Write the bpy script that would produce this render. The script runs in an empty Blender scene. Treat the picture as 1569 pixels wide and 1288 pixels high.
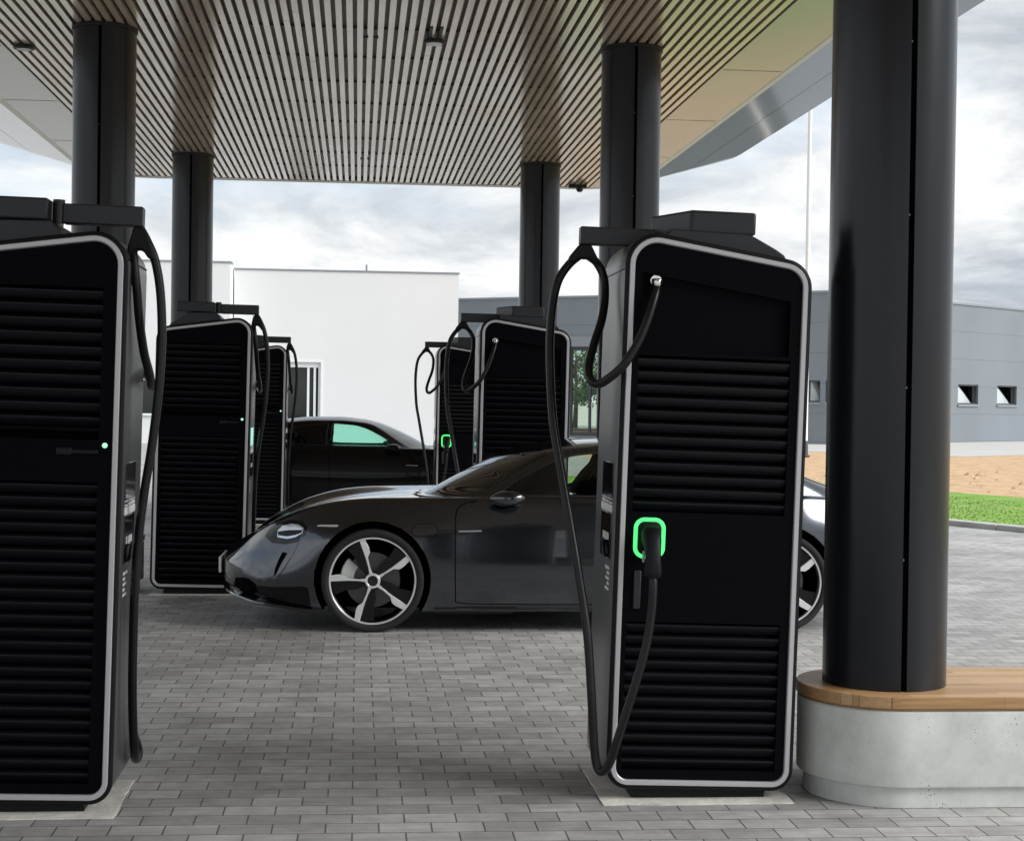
import bpy, bmesh, math, random
import numpy as np
from mathutils import Vector, Matrix
from mathutils.bvhtree import BVHTree
from mathutils.geometry import tessellate_polygon, delaunay_2d_cdt
R = math.radians
random.seed(7)
SC = bpy.context.scene
COL = SC.collection

# ------------------------------------------------------------------ camera
cam_d = bpy.data.cameras.new('camera')
cam_d.sensor_fit = 'HORIZONTAL'; cam_d.sensor_width = 36.0
cam_d.lens = 36.0 * 2500.0 / 1569.0
cam_d.clip_start = 0.1; cam_d.clip_end = 2000
cam = bpy.data.objects.new('camera', cam_d); COL.objects.link(cam)
yaw, pitch, roll = R(5.42), R(-0.78), R(0.8)
f0 = Vector((math.sin(yaw), math.cos(yaw), 0)); r0 = Vector((math.cos(yaw), -math.sin(yaw), 0)); u0 = Vector((0, 0, 1))
fw = f0 * math.cos(pitch) + u0 * math.sin(pitch); up = u0 * math.cos(pitch) - f0 * math.sin(pitch)
rr = r0 * math.cos(roll) + up * math.sin(roll); uu = up * math.cos(roll) - r0 * math.sin(roll)
cam.matrix_world = Matrix(((rr.x, uu.x, -fw.x, 0), (rr.y, uu.y, -fw.y, 0), (rr.z, uu.z, -fw.z, 1.67), (0, 0, 0, 1)))
SC.camera = cam

# ------------------------------------------------------------------ light
SUN_EL, SUN_AZ = R(40), R(115)          # azimuth clockwise from +Y: to the right and behind the camera
world = bpy.data.worlds.new('World'); SC.world = world; world.use_nodes = True
nt = world.node_tree; N = nt.nodes; L = nt.links; N.clear()
out = N.new('ShaderNodeOutputWorld'); bg = N.new('ShaderNodeBackground'); bg.inputs[1].default_value = 0.10
sky = N.new('ShaderNodeTexSky'); sky.sky_type = 'NISHITA'; sky.sun_disc = False
sky.sun_elevation = SUN_EL; sky.sun_rotation = SUN_AZ; sky.air_density = 1.0; sky.dust_density = 2.0
tc = N.new('ShaderNodeTexCoord'); sep = N.new('ShaderNodeSeparateXYZ'); L.new(tc.outputs['Generated'], sep.inputs[0])
def wm(op, a, b=None, c=None):
    n = N.new('ShaderNodeMath'); n.operation = op
    for i, v in enumerate((a, b, c)):
        if v is None: continue
        if isinstance(v, (int, float)): n.inputs[i].default_value = v
        else: L.new(v, n.inputs[i])
    return n.outputs[0]
zz = wm('ADD', wm('MAXIMUM', sep.outputs[2], 0.0), 0.19)
cx = wm('DIVIDE', sep.outputs[0], zz); cy = wm('DIVIDE', sep.outputs[1], zz)
cb = N.new('ShaderNodeCombineXYZ'); L.new(cx, cb.inputs[0]); L.new(cy, cb.inputs[1])
def wnoise(scale, detail, rough, off, dist=0.0):
    m = N.new('ShaderNodeVectorMath'); m.operation = 'ADD'; L.new(cb.outputs[0], m.inputs[0]); m.inputs[1].default_value = off
    n = N.new('ShaderNodeTexNoise'); n.inputs['Scale'].default_value = scale; n.inputs['Detail'].default_value = detail
    n.inputs['Roughness'].default_value = rough; n.inputs['Distortion'].default_value = dist
    L.new(m.outputs[0], n.inputs['Vector']); return n.outputs['Fac']
def wramp(v, stops):
    r = N.new('ShaderNodeValToRGB'); cr = r.color_ramp
    while len(cr.elements) < len(stops): cr.elements.new(0.5)
    for e, (p, c) in zip(cr.elements, stops): e.position = p; e.color = (*c, 1)
    L.new(v, r.inputs[0]); return r.outputs[0]
cover = wramp(wnoise(0.85, 10, 0.6, (3.1, 1.7, 0), 0.3), [(0.37, (0, 0, 0)), (0.50, (1, 1, 1))])
cloud = wramp(wnoise(1.3, 9, 0.62, (7.3, 4.2, 1.5), 0.4), [(0.36, (3.3, 3.6, 3.95)), (0.46, (4.9, 5.15, 5.4)), (0.56, (6.7, 6.8, 6.8))])
veil = N.new('ShaderNodeMix'); veil.data_type = 'RGBA'; veil.inputs[0].default_value = 0.62
L.new(sky.outputs[0], veil.inputs[6]); veil.inputs[7].default_value = (4.9, 5.7, 6.6, 1)
mx = N.new('ShaderNodeMix'); mx.data_type = 'RGBA'
L.new(cover, mx.inputs[0]); L.new(veil.outputs[2], mx.inputs[6]); L.new(cloud, mx.inputs[7])
L.new(mx.outputs[2], bg.inputs[0]); L.new(bg.outputs[0], out.inputs[0])
sun_d = bpy.data.lights.new('sun', 'SUN'); sun_d.energy = 3.3; sun_d.angle = R(46); sun_d.color = (1.0, 0.985, 0.96)
sun = bpy.data.objects.new('sun', sun_d); COL.objects.link(sun)
sdir = Vector((math.sin(SUN_AZ) * math.cos(SUN_EL), math.cos(SUN_AZ) * math.cos(SUN_EL), math.sin(SUN_EL)))
sun.rotation_euler = (-sdir).to_track_quat('-Z', 'Y').to_euler()
SC.view_settings.view_transform = 'Standard'; SC.view_settings.look = 'None'
SC.view_settings.exposure = 0.62; SC.view_settings.gamma = 1.0

# ------------------------------------------------------------------ materials
def new_mat(name):
    m = bpy.data.materials.new(name); m.use_nodes = True
    return m, m.node_tree.nodes, m.node_tree.links, m.node_tree.nodes['Principled BSDF']
def mat(name, col, rough=0.5, metal=0.0, spec=0.5, var=0.0, vscale=6.0, bump=0.0, bscale=40.0, coat=0.0, emit=None, es=1.0, rvar=0.0):
    m, n, l, b = new_mat(name)
    b.inputs['Base Color'].default_value = (*col, 1); b.inputs['Roughness'].default_value = rough
    b.inputs['Metallic'].default_value = metal; b.inputs['Specular IOR Level'].default_value = spec
    b.inputs['Coat Weight'].default_value = coat; b.inputs['Coat Roughness'].default_value = 0.03
    if emit:
        b.inputs['Emission Color'].default_value = (*emit, 1); b.inputs['Emission Strength'].default_value = es
    if var or bump or rvar:
        t = n.new('ShaderNodeTexCoord')
    if var or rvar:
        x = n.new('ShaderNodeTexNoise'); x.inputs['Scale'].default_value = vscale; x.inputs['Detail'].default_value = 6
        x.inputs['Roughness'].default_value = 0.65; l.new(t.outputs['Object'], x.inputs['Vector'])
    if var:
        mr = n.new('ShaderNodeMapRange'); mr.inputs[1].default_value = 0.3; mr.inputs[2].default_value = 0.7
        mr.inputs[3].default_value = 1 - var; mr.inputs[4].default_value = 1 + var; l.new(x.outputs['Fac'], mr.inputs[0])
        mu = n.new('ShaderNodeMix'); mu.data_type = 'RGBA'; mu.blend_type = 'MULTIPLY'; mu.inputs[0].default_value = 1
        mu.inputs[6].default_value = (*col, 1); l.new(mr.outputs[0], mu.inputs[7]); l.new(mu.outputs[2], b.inputs['Base Color'])
    if rvar:
        mr = n.new('ShaderNodeMapRange'); mr.inputs[1].default_value = 0.3; mr.inputs[2].default_value = 0.7
        mr.inputs[3].default_value = rough - rvar; mr.inputs[4].default_value = rough + rvar; l.new(x.outputs['Fac'], mr.inputs[0])
        l.new(mr.outputs[0], b.inputs['Roughness'])
    if bump:
        y = n.new('ShaderNodeTexNoise'); y.inputs['Scale'].default_value = bscale; y.inputs['Detail'].default_value = 5
        l.new(t.outputs['Object'], y.inputs['Vector'])
        bp = n.new('ShaderNodeBump'); bp.inputs['Strength'].default_value = bump; bp.inputs['Distance'].default_value = 0.01
        l.new(y.outputs['Fac'], bp.inputs['Height']); l.new(bp.outputs[0], b.inputs['Normal'])
    return m
def glass(name, tint, ior=1.5, rough=0.0):
    m, n, l, b = new_mat(name); n.remove(b)
    o = n['Material Output']; tr = n.new('ShaderNodeBsdfTransparent'); tr.inputs[0].default_value = (*tint, 1)
    g = n.new('ShaderNodeBsdfGlossy'); g.inputs['Roughness'].default_value = rough
    f = n.new('ShaderNodeFresnel'); f.inputs[0].default_value = ior
    s = n.new('ShaderNodeMixShader'); l.new(f.outputs[0], s.inputs[0]); l.new(tr.outputs[0], s.inputs[1]); l.new(g.outputs[0], s.inputs[2])
    l.new(s.outputs[0], o.inputs[0]); return m

M = {}
M['column'] = mat('column_metal', (0.006, 0.0072, 0.0105), 0.24, 0.0, 0.38, bump=0.004, bscale=3, rvar=0.03, vscale=3)
M['black'] = mat('black_powder_coat', (0.004, 0.0043, 0.006), 0.5, 0.0, 0.22, bump=0.02, bscale=300)
M['panel'] = mat('charger_panel', (0.0012, 0.0013, 0.0028), 0.6, 0.0, 0.06, bump=0.03, bscale=400)
M['fin'] = mat('louver_black', (0.0040, 0.0044, 0.0072), 0.38, 0.0, 0.35)
M['void'] = mat('dark_void', (0.001, 0.001, 0.0015), 0.9, 0.0, 0.05)
M['side'] = mat('charger_side_grey', (0.085, 0.086, 0.088), 0.32, 0.4, 0.5, bump=0.02, bscale=200)
M['trim'] = mat('silver_trim', (0.48, 0.47, 0.49), 0.36, 0.35, 0.5)
M['cable'] = mat('black_rubber', (0.004, 0.004, 0.005), 0.36, 0.0, 0.35, bump=0.03, bscale=150)
M['arm'] = mat('arm_dark_grey', (0.020, 0.0215, 0.025), 0.42, 0.0, 0.4)
M['screen'] = mat('screen_glass', (0.002, 0.002, 0.003), 0.06, 0.0, 0.5)
M['white'] = mat('white_plastic', (0.75, 0.76, 0.76), 0.4)
M['silver'] = mat('nickel', (0.75, 0.74, 0.70), 0.2, 1.0)
M['led'] = mat('green_light', (0.05, 0.6, 0.15), 0.4, emit=(0.07, 0.80, 0.17), es=1.0)
M['led_dot'] = mat('status_light', (0.4, 0.7, 0.5), 0.4, emit=(0.35, 0.85, 0.50), es=0.7)
M['screen_lit'] = mat('lit_screen', (0.2, 0.3, 0.28), 0.2, emit=(0.45, 0.92, 0.80), es=0.5)
M['conc'] = mat('concrete_pad', (0.60, 0.585, 0.54), 0.85, 0, 0.3, var=0.22, vscale=7, bump=0.4, bscale=60)
M['paint_grey'] = mat('car_paint_grey', (0.072, 0.078, 0.090), 0.19, 1.0, 0.5, coat=1.0)
M['paint_grey'].node_tree.nodes['Principled BSDF'].inputs['Coat IOR'].default_value = 1.5
M['paint_black'] = mat('car_paint_black', (0.0015, 0.0015, 0.0022), 0.25, 0.0, 0.15, coat=0.35)
M['dark_plastic'] = mat('dark_plastic', (0.009, 0.009, 0.010), 0.5, 0, 0.4)
M['tyre'] = mat('tyre_rubber', (0.018, 0.018, 0.019), 0.75, 0, 0.3, bump=0.1, bscale=120)
M['rim_dark'] = mat('rim_black', (0.0035, 0.0035, 0.004), 0.25, 0, 0.35)
M['rim_bright'] = mat('rim_polished', (0.86, 0.87, 0.88), 0.3, 0.7)
M['disc'] = mat('brake_disc', (0.10, 0.10, 0.10), 0.4, 0.8)
M['caliper'] = mat('brake_caliper', (0.62, 0.65, 0.62), 0.4)
M['car_glass'] = glass('car_window_tint', (0.84, 0.89, 0.85))
M['mint_glass'] = glass('green_tinted_window', (0.80, 0.99, 0.93))
M['windscreen'] = mat('windscreen_glass', (0.004, 0.0045, 0.004), 0.01, 0, 1.0)
M['privacy'] = mat('privacy_glass', (0.002, 0.002, 0.003), 0.03, 0, 0.35)
M['lamp_glass'] = mat('headlight_glass', (0.62, 0.65, 0.68), 0.12, 0.7, 0.6, coat=1.0)
M['red_lamp'] = mat('tail_lamp', (0.25, 0.01, 0.01), 0.1, 0, 0.5)
M['seat'] = mat('seat_leather', (0.010, 0.010, 0.011), 0.6, 0, 0.3)
M['soffit'] = mat('soffit_panel', (0.44, 0.41, 0.37), 0.16, 0.2, 0.5, var=0.04, vscale=1.5)
M['fascia'] = mat('fascia_panel', (0.21, 0.23, 0.25), 0.09, 0.0, 0.7, var=0.04, vscale=0.8)
M['strip'] = mat('white_strip', (0.80, 0.77, 0.68), 0.4)
M['slat_back'] = mat('ceiling_void', (0.22, 0.18, 0.14), 0.5)
M['whitewall'] = mat('white_render', (0.66, 0.67, 0.675), 0.8, 0, 0.2, var=0.025, vscale=0.5, bump=0.05, bscale=30)
M['winframe'] = mat('window_frame_white', (0.72, 0.74, 0.75), 0.45)
M['darkframe'] = mat('window_frame_dark', (0.05, 0.055, 0.06), 0.45)
M['dark_window'] = mat('dark_window', (0.012, 0.016, 0.015), 0.05, 0, 0.5)
M['clear_glass'] = glass('clear_glass', (0.88, 0.97, 0.92), 1.5)
M['sash'] = mat('sash_pane', (0.46, 0.50, 0.52), 0.15, 0, 0.5)  # pane coloured pale for the sky it reflects
M['int_dark'] = mat('interior_dark', (0.05, 0.05, 0.05), 0.8)
M['zinc'] = mat('grey_trim', (0.25, 0.27, 0.29), 0.45, 0.3)
M['pole'] = mat('pole_white', (0.75, 0.77, 0.78), 0.4)
M['kerb'] = mat('kerb_concrete', (0.42, 0.42, 0.41), 0.85, 0, 0.3, var=0.15, vscale=3, bump=0.3, bscale=40)
M['path'] = mat('pale_concrete', (0.42, 0.415, 0.40), 0.85, 0, 0.3, var=0.1, vscale=0.6)
M['bark'] = mat('bark', (0.10, 0.075, 0.05), 0.9, 0, 0.2, var=0.3, vscale=8)
M['leaf_a'] = mat('leaf_mid', (0.14, 0.24, 0.07), 0.6, 0, 0.3)
M['leaf_b'] = mat('leaf_dark', (0.045, 0.10, 0.022), 0.6, 0, 0.3)
M['blade'] = mat('grass_blade', (0.21, 0.31, 0.085), 0.6, 0, 0.3, var=0.45, vscale=0.7)

def concrete_bench():
    m, n, l, b = new_mat('cast_concrete')
    t = n.new('ShaderNodeTexCoord')
    a = n.new('ShaderNodeTexNoise'); a.inputs['Scale'].default_value = 4.5; a.inputs['Detail'].default_value = 8; a.inputs['Roughness'].default_value = 0.7
    l.new(t.outputs['Object'], a.inputs[0])
    r = n.new('ShaderNodeValToRGB'); cr = r.color_ramp
    cr.elements[0].position = 0.3; cr.elements[0].color = (0.45, 0.465, 0.445, 1)
    cr.elements[1].position = 0.68; cr.elements[1].color = (0.64, 0.665, 0.64, 1); l.new(a.outputs['Fac'], r.inputs[0])
    v = n.new('ShaderNodeTexVoronoi'); v.inputs['Scale'].default_value = 62; l.new(t.outputs['Object'], v.inputs['Vector'])
    w = n.new('ShaderNodeTexNoise'); w.inputs['Scale'].default_value = 8; l.new(t.outputs['Object'], w.inputs[0])
    th = n.new('ShaderNodeMapRange'); th.inputs[1].default_value = 0.44; th.inputs[2].default_value = 0.75; th.inputs[3].default_value = 0.0; th.inputs[4].default_value = 0.24
    l.new(w.outputs['Fac'], th.inputs[0])
    lt = n.new('ShaderNodeMath'); lt.operation = 'LESS_THAN'; l.new(v.outputs['Distance'], lt.inputs[0]); l.new(th.outputs[0], lt.inputs[1])
    mxx = n.new('ShaderNodeMix'); mxx.data_type = 'RGBA'; l.new(lt.outputs[0], mxx.inputs[0]); l.new(r.outputs[0], mxx.inputs[6]); mxx.inputs[7].default_value = (0.22, 0.22, 0.2, 1)
    l.new(mxx.outputs[2], b.inputs['Base Color']); b.inputs['Roughness'].default_value = 0.7
    bp = n.new('ShaderNodeBump'); bp.inputs['Strength'].default_value = 0.3; bp.inputs['Distance'].default_value = 0.006
    l.new(lt.outputs[0], bp.inputs['Height']); bp.invert = True; l.new(bp.outputs[0], b.inputs['Normal']); return m
M['bench_conc'] = concrete_bench()

def wood(name, c1, c2, bw, rh, axis_swap=False):
    m, n, l, b = new_mat(name)
    t = n.new('ShaderNodeTexCoord'); src = t.outputs['Object']
    br = n.new('ShaderNodeTexBrick'); br.inputs['Scale'].default_value = 1.0; br.offset = 0.37
    br.inputs['Brick Width'].default_value = bw; br.inputs['Row Height'].default_value = rh; br.inputs['Mortar Size'].default_value = 0.0008
    br.inputs['Color1'].default_value = (*c1, 1); br.inputs['Color2'].default_value = (*c2, 1); br.inputs['Mortar'].default_value = (c2[0] * .5, c2[1] * .5, c2[2] * .5, 1)
    l.new(src, br.inputs['Vector'])
    mp = n.new('ShaderNodeMapping'); mp.inputs['Scale'].default_value = (2.5, 60, 60); l.new(src, mp.inputs[0])
    x = n.new('ShaderNodeTexNoise'); x.inputs['Scale'].default_value = 1.5; x.inputs['Detail'].default_value = 5; l.new(mp.outputs[0], x.inputs[0])
    mr = n.new('ShaderNodeMapRange'); mr.inputs[1].default_value = 0.25; mr.inputs[2].default_value = 0.75; mr.inputs[3].default_value = 0.75; mr.inputs[4].default_value = 1.2; l.new(x.outputs['Fac'], mr.inputs[0])
    mu = n.new('ShaderNodeMix'); mu.data_type = 'RGBA'; mu.blend_type = 'MULTIPLY'; mu.inputs[0].default_value = 1
    l.new(br.outputs['Color'], mu.inputs[6]); l.new(mr.outputs[0], mu.inputs[7]); l.new(mu.outputs[2], b.inputs['Base Color'])
    b.inputs['Roughness'].default_value = 0.45; return m
M['wood'] = wood('bench_oak', (0.50, 0.33, 0.17), (0.34, 0.19, 0.08), 0.62, 0.052)

def slat_mat():
    m, n, l, b = new_mat('ceiling_slat')
    t = n.new('ShaderNodeTexCoord')
    br = n.new('ShaderNodeTexBrick'); br.inputs['Scale'].default_value = 1.0; br.offset = 0.5
    br.inputs['Brick Width'].default_value = 3.6; br.inputs['Row Height'].default_value = 0.0865; br.inputs['Mortar Size'].default_value = 0.0
    br.inputs['Color1'].default_value = (0.70, 0.56, 0.43, 1); br.inputs['Color2'].default_value = (0.60, 0.465, 0.345, 1)
    mp = n.new('ShaderNodeMapping'); mp.inputs['Rotation'].default_value = (0, 0, R(90)); l.new(t.outputs['Object'], mp.inputs[0]); l.new(mp.outputs[0], br.inputs['Vector'])
    m2 = n.new('ShaderNodeMapping'); m2.inputs['Scale'].default_value = (70, 1.2, 70); l.new(t.outputs['Object'], m2.inputs[0])
    x = n.new('ShaderNodeTexNoise'); x.inputs['Scale'].default_value = 1.0; x.inputs['Detail'].default_value = 5; l.new(m2.outputs[0], x.inputs[0])
    mr = n.new('ShaderNodeMapRange'); mr.inputs[1].default_value = 0.25; mr.inputs[2].default_value = 0.75; mr.inputs[3].default_value = 0.82; mr.inputs[4].default_value = 1.15; l.new(x.outputs['Fac'], mr.inputs[0])
    mu = n.new('ShaderNodeMix'); mu.data_type = 'RGBA'; mu.blend_type = 'MULTIPLY'; mu.inputs[0].default_value = 1
    l.new(br.outputs['Color'], mu.inputs[6]); l.new(mr.outputs[0], mu.inputs[7]); l.new(mu.outputs[2], b.inputs['Base Color'])
    y = n.new('ShaderNodeTexNoise'); y.inputs['Scale'].default_value = 0.9; y.inputs['Detail'].default_value = 3; l.new(t.outputs['Object'], y.inputs[0])
    m3 = n.new('ShaderNodeMapRange'); m3.inputs[1].default_value = 0.35; m3.inputs[2].default_value = 0.65; m3.inputs[3].default_value = 0.13; m3.inputs[4].default_value = 0.26; l.new(y.outputs['Fac'], m3.inputs[0])
    l.new(m3.outputs[0], b.inputs['Roughness']); b.inputs['Specular IOR Level'].default_value = 1.0; b.inputs['Coat Weight'].default_value = 0.6; b.inputs['Coat Roughness'].default_value = 0.14; return m
M['slat'] = slat_mat()

def paver_mat():
    m, n, l, b = new_mat('grey_block_paving')
    t = n.new('ShaderNodeTexCoord'); P = t.outputs['Object']
    br = n.new('ShaderNodeTexBrick'); br.inputs['Scale'].default_value = 1.0; br.offset = 0.5; br.inputs['Bias'].default_value = -0.1
    br.inputs['Brick Width'].default_value = 0.205; br.inputs['Row Height'].default_value = 0.142; br.inputs['Mortar Size'].default_value = 0.0038
    br.inputs['Mortar Smooth'].default_value = 0.25
    br.inputs['Color1'].default_value = (0.275, 0.272, 0.266, 1); br.inputs['Color2'].default_value = (0.395, 0.392, 0.385, 1); br.inputs['Mortar'].default_value = (0.10, 0.097, 0.093, 1)
    l.new(P, br.inputs['Vector'])
    def noise(sc, d, ro=0.6):
        x = n.new('ShaderNodeTexNoise'); x.inputs['Scale'].default_value = sc; x.inputs['Detail'].default_value = d; x.inputs['Roughness'].default_value = ro
        l.new(P, x.inputs[0]); return x.outputs['Fac']
    def mr(v, a, bb, c, d):
        q = n.new('ShaderNodeMapRange'); q.inputs[1].default_value = a; q.inputs[2].default_value = bb; q.inputs[3].default_value = c; q.inputs[4].default_value = d; l.new(v, q.inputs[0]); return q.outputs[0]
    def mul(a, bb):
        q = n.new('ShaderNodeMix'); q.data_type = 'RGBA'; q.blend_type = 'MULTIPLY'; q.inputs[0].default_value = 1; l.new(a, q.inputs[6]); l.new(bb, q.inputs[7]); return q.outputs[2]
    c = mul(br.outputs['Color'], mr(noise(0.75, 6, 0.65), 0.3, 0.7, 0.74, 1.20))
    c = mul(c, mr(noise(1.9, 7, 0.7), 0.62, 0.72, 1.0, 0.78))
    st = n.new('ShaderNodeMapping'); st.inputs['Scale'].default_value = (2.2, 22, 1); l.new(P, st.inputs[0])
    sx = n.new('ShaderNodeTexNoise'); sx.inputs['Scale'].default_value = 1.0; sx.inputs['Detail'].default_value = 6; l.new(st.outputs[0], sx.inputs[0])
    c = mul(c, mr(sx.outputs['Fac'], 0.3, 0.7, 0.86, 1.13))
    c = mul(c, mr(noise(9, 6), 0.3, 0.7, 0.84, 1.14))
    c = mul(c, mr(noise(130, 3, 0.8), 0.25, 0.75, 0.82, 1.18))
    l.new(c, b.inputs['Base Color']); l.new(mr(noise(2.2, 5), 0.3, 0.7, 0.48, 0.72), b.inputs['Roughness'])
    b.inputs['Specular IOR Level'].default_value = 0.45
    ad = n.new('ShaderNodeMath'); ad.operation = 'MULTIPLY_ADD'; l.new(br.outputs['Fac'], ad.inputs[0]); ad.inputs[1].default_value = -1.0
    l.new(mr(noise(60, 4), 0, 1, 0, 0.35), ad.inputs[2])
    bp = n.new('ShaderNodeBump'); bp.inputs['Strength'].default_value = 0.5; bp.inputs['Distance'].default_value = 0.006; l.new(ad.outputs[0], bp.inputs['Height']); l.new(bp.outputs[0], b.inputs['Normal'])
    return m
M['paver'] = paver_mat()

def earth_mat(name, stops, s1, s2):
    m, n, l, b = new_mat(name); t = n.new('ShaderNodeTexCoord')
    x = n.new('ShaderNodeTexNoise'); x.inputs['Scale'].default_value = s1; x.inputs['Detail'].default_value = 9; x.inputs['Roughness'].default_value = 0.68; l.new(t.outputs['Object'], x.inputs[0])
    r = n.new('ShaderNodeValToRGB'); cr = r.color_ramp
    while len(cr.elements) < len(stops): cr.elements.new(0.5)
    for e, (p, c) in zip(cr.elements, stops): e.position = p; e.color = (*c, 1)
    l.new(x.outputs['Fac'], r.inputs[0]); l.new(r.outputs[0], b.inputs['Base Color']); b.inputs['Roughness'].default_value = 0.95; b.inputs['Specular IOR Level'].default_value = 0.15
    y = n.new('ShaderNodeTexNoise'); y.inputs['Scale'].default_value = s2; y.inputs['Detail'].default_value = 8; l.new(t.outputs['Object'], y.inputs[0])
    bp = n.new('ShaderNodeBump'); bp.inputs['Strength'].default_value = 0.7; bp.inputs['Distance'].default_value = 0.06; l.new(y.outputs['Fac'], bp.inputs['Height']); l.new(bp.outputs[0], b.inputs['Normal'])
    return m
M['sand'] = earth_mat('sandy_soil', [(0.30, (0.26, 0.16, 0.08)), (0.43, (0.41, 0.275, 0.16)), (0.57, (0.52, 0.365, 0.23)), (0.72, (0.40, 0.30, 0.14))], 2.2, 3.0)
M['lawn'] = earth_mat('lawn_green', [(0.3, (0.11, 0.25, 0.03)), (0.5, (0.18, 0.32, 0.065)), (0.7, (0.30, 0.38, 0.13))], 1.6, 18.0)
M['ground'] = earth_mat('rough_ground', [(0.3, (0.30, 0.30, 0.27)), (0.6, (0.38, 0.37, 0.33)), (0.75, (0.42, 0.40, 0.36))], 0.15, 2.0)

def cladding(name, col):
    m, n, l, b = new_mat(name); t = n.new('ShaderNodeTexCoord'); s = n.new('ShaderNodeSeparateXYZ'); l.new(t.outputs['Object'], s.inputs[0])
    md = n.new('ShaderNodeMath'); md.operation = 'MODULO'; l.new(s.outputs[2], md.inputs[0]); md.inputs[1].default_value = 1.22
    lt = n.new('ShaderNodeMath'); lt.operation = 'LESS_THAN'; l.new(md.outputs[0], lt.inputs[0]); lt.inputs[1].default_value = 0.022
    x = n.new('ShaderNodeTexNoise'); x.inputs['Scale'].default_value = 0.35; x.inputs['Detail'].default_value = 5; l.new(t.outputs['Object'], x.inputs[0])
    mr = n.new('ShaderNodeMapRange'); mr.inputs[1].default_value = 0.3; mr.inputs[2].default_value = 0.7; mr.inputs[3].default_value = 0.93; mr.inputs[4].default_value = 1.06; l.new(x.outputs['Fac'], mr.inputs[0])
    mu = n.new('ShaderNodeMix'); mu.data_type = 'RGBA'; mu.blend_type = 'MULTIPLY'; mu.inputs[0].default_value = 1; mu.inputs[6].default_value = (*col, 1); l.new(mr.outputs[0], mu.inputs[7])
    m2 = n.new('ShaderNodeMix'); m2.data_type = 'RGBA'; l.new(lt.outputs[0], m2.inputs[0]); l.new(mu.outputs[2], m2.inputs[6]); m2.inputs[7].default_value = (col[0] * .6, col[1] * .6, col[2] * .6, 1)
    l.new(m2.outputs[2], b.inputs['Base Color']); b.inputs['Roughness'].default_value = 0.42; b.inputs['Metallic'].default_value = 0.15
    bp = n.new('ShaderNodeBump'); bp.inputs['Strength'].default_value = 0.5; bp.inputs['Distance'].default_value = 0.02; bp.invert = True; l.new(lt.outputs[0], bp.inputs['Height']); l.new(bp.outputs[0], b.inputs['Normal'])
    return m
M['clad'] = cladding('grey_cladding', (0.19, 0.215, 0.24))

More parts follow.
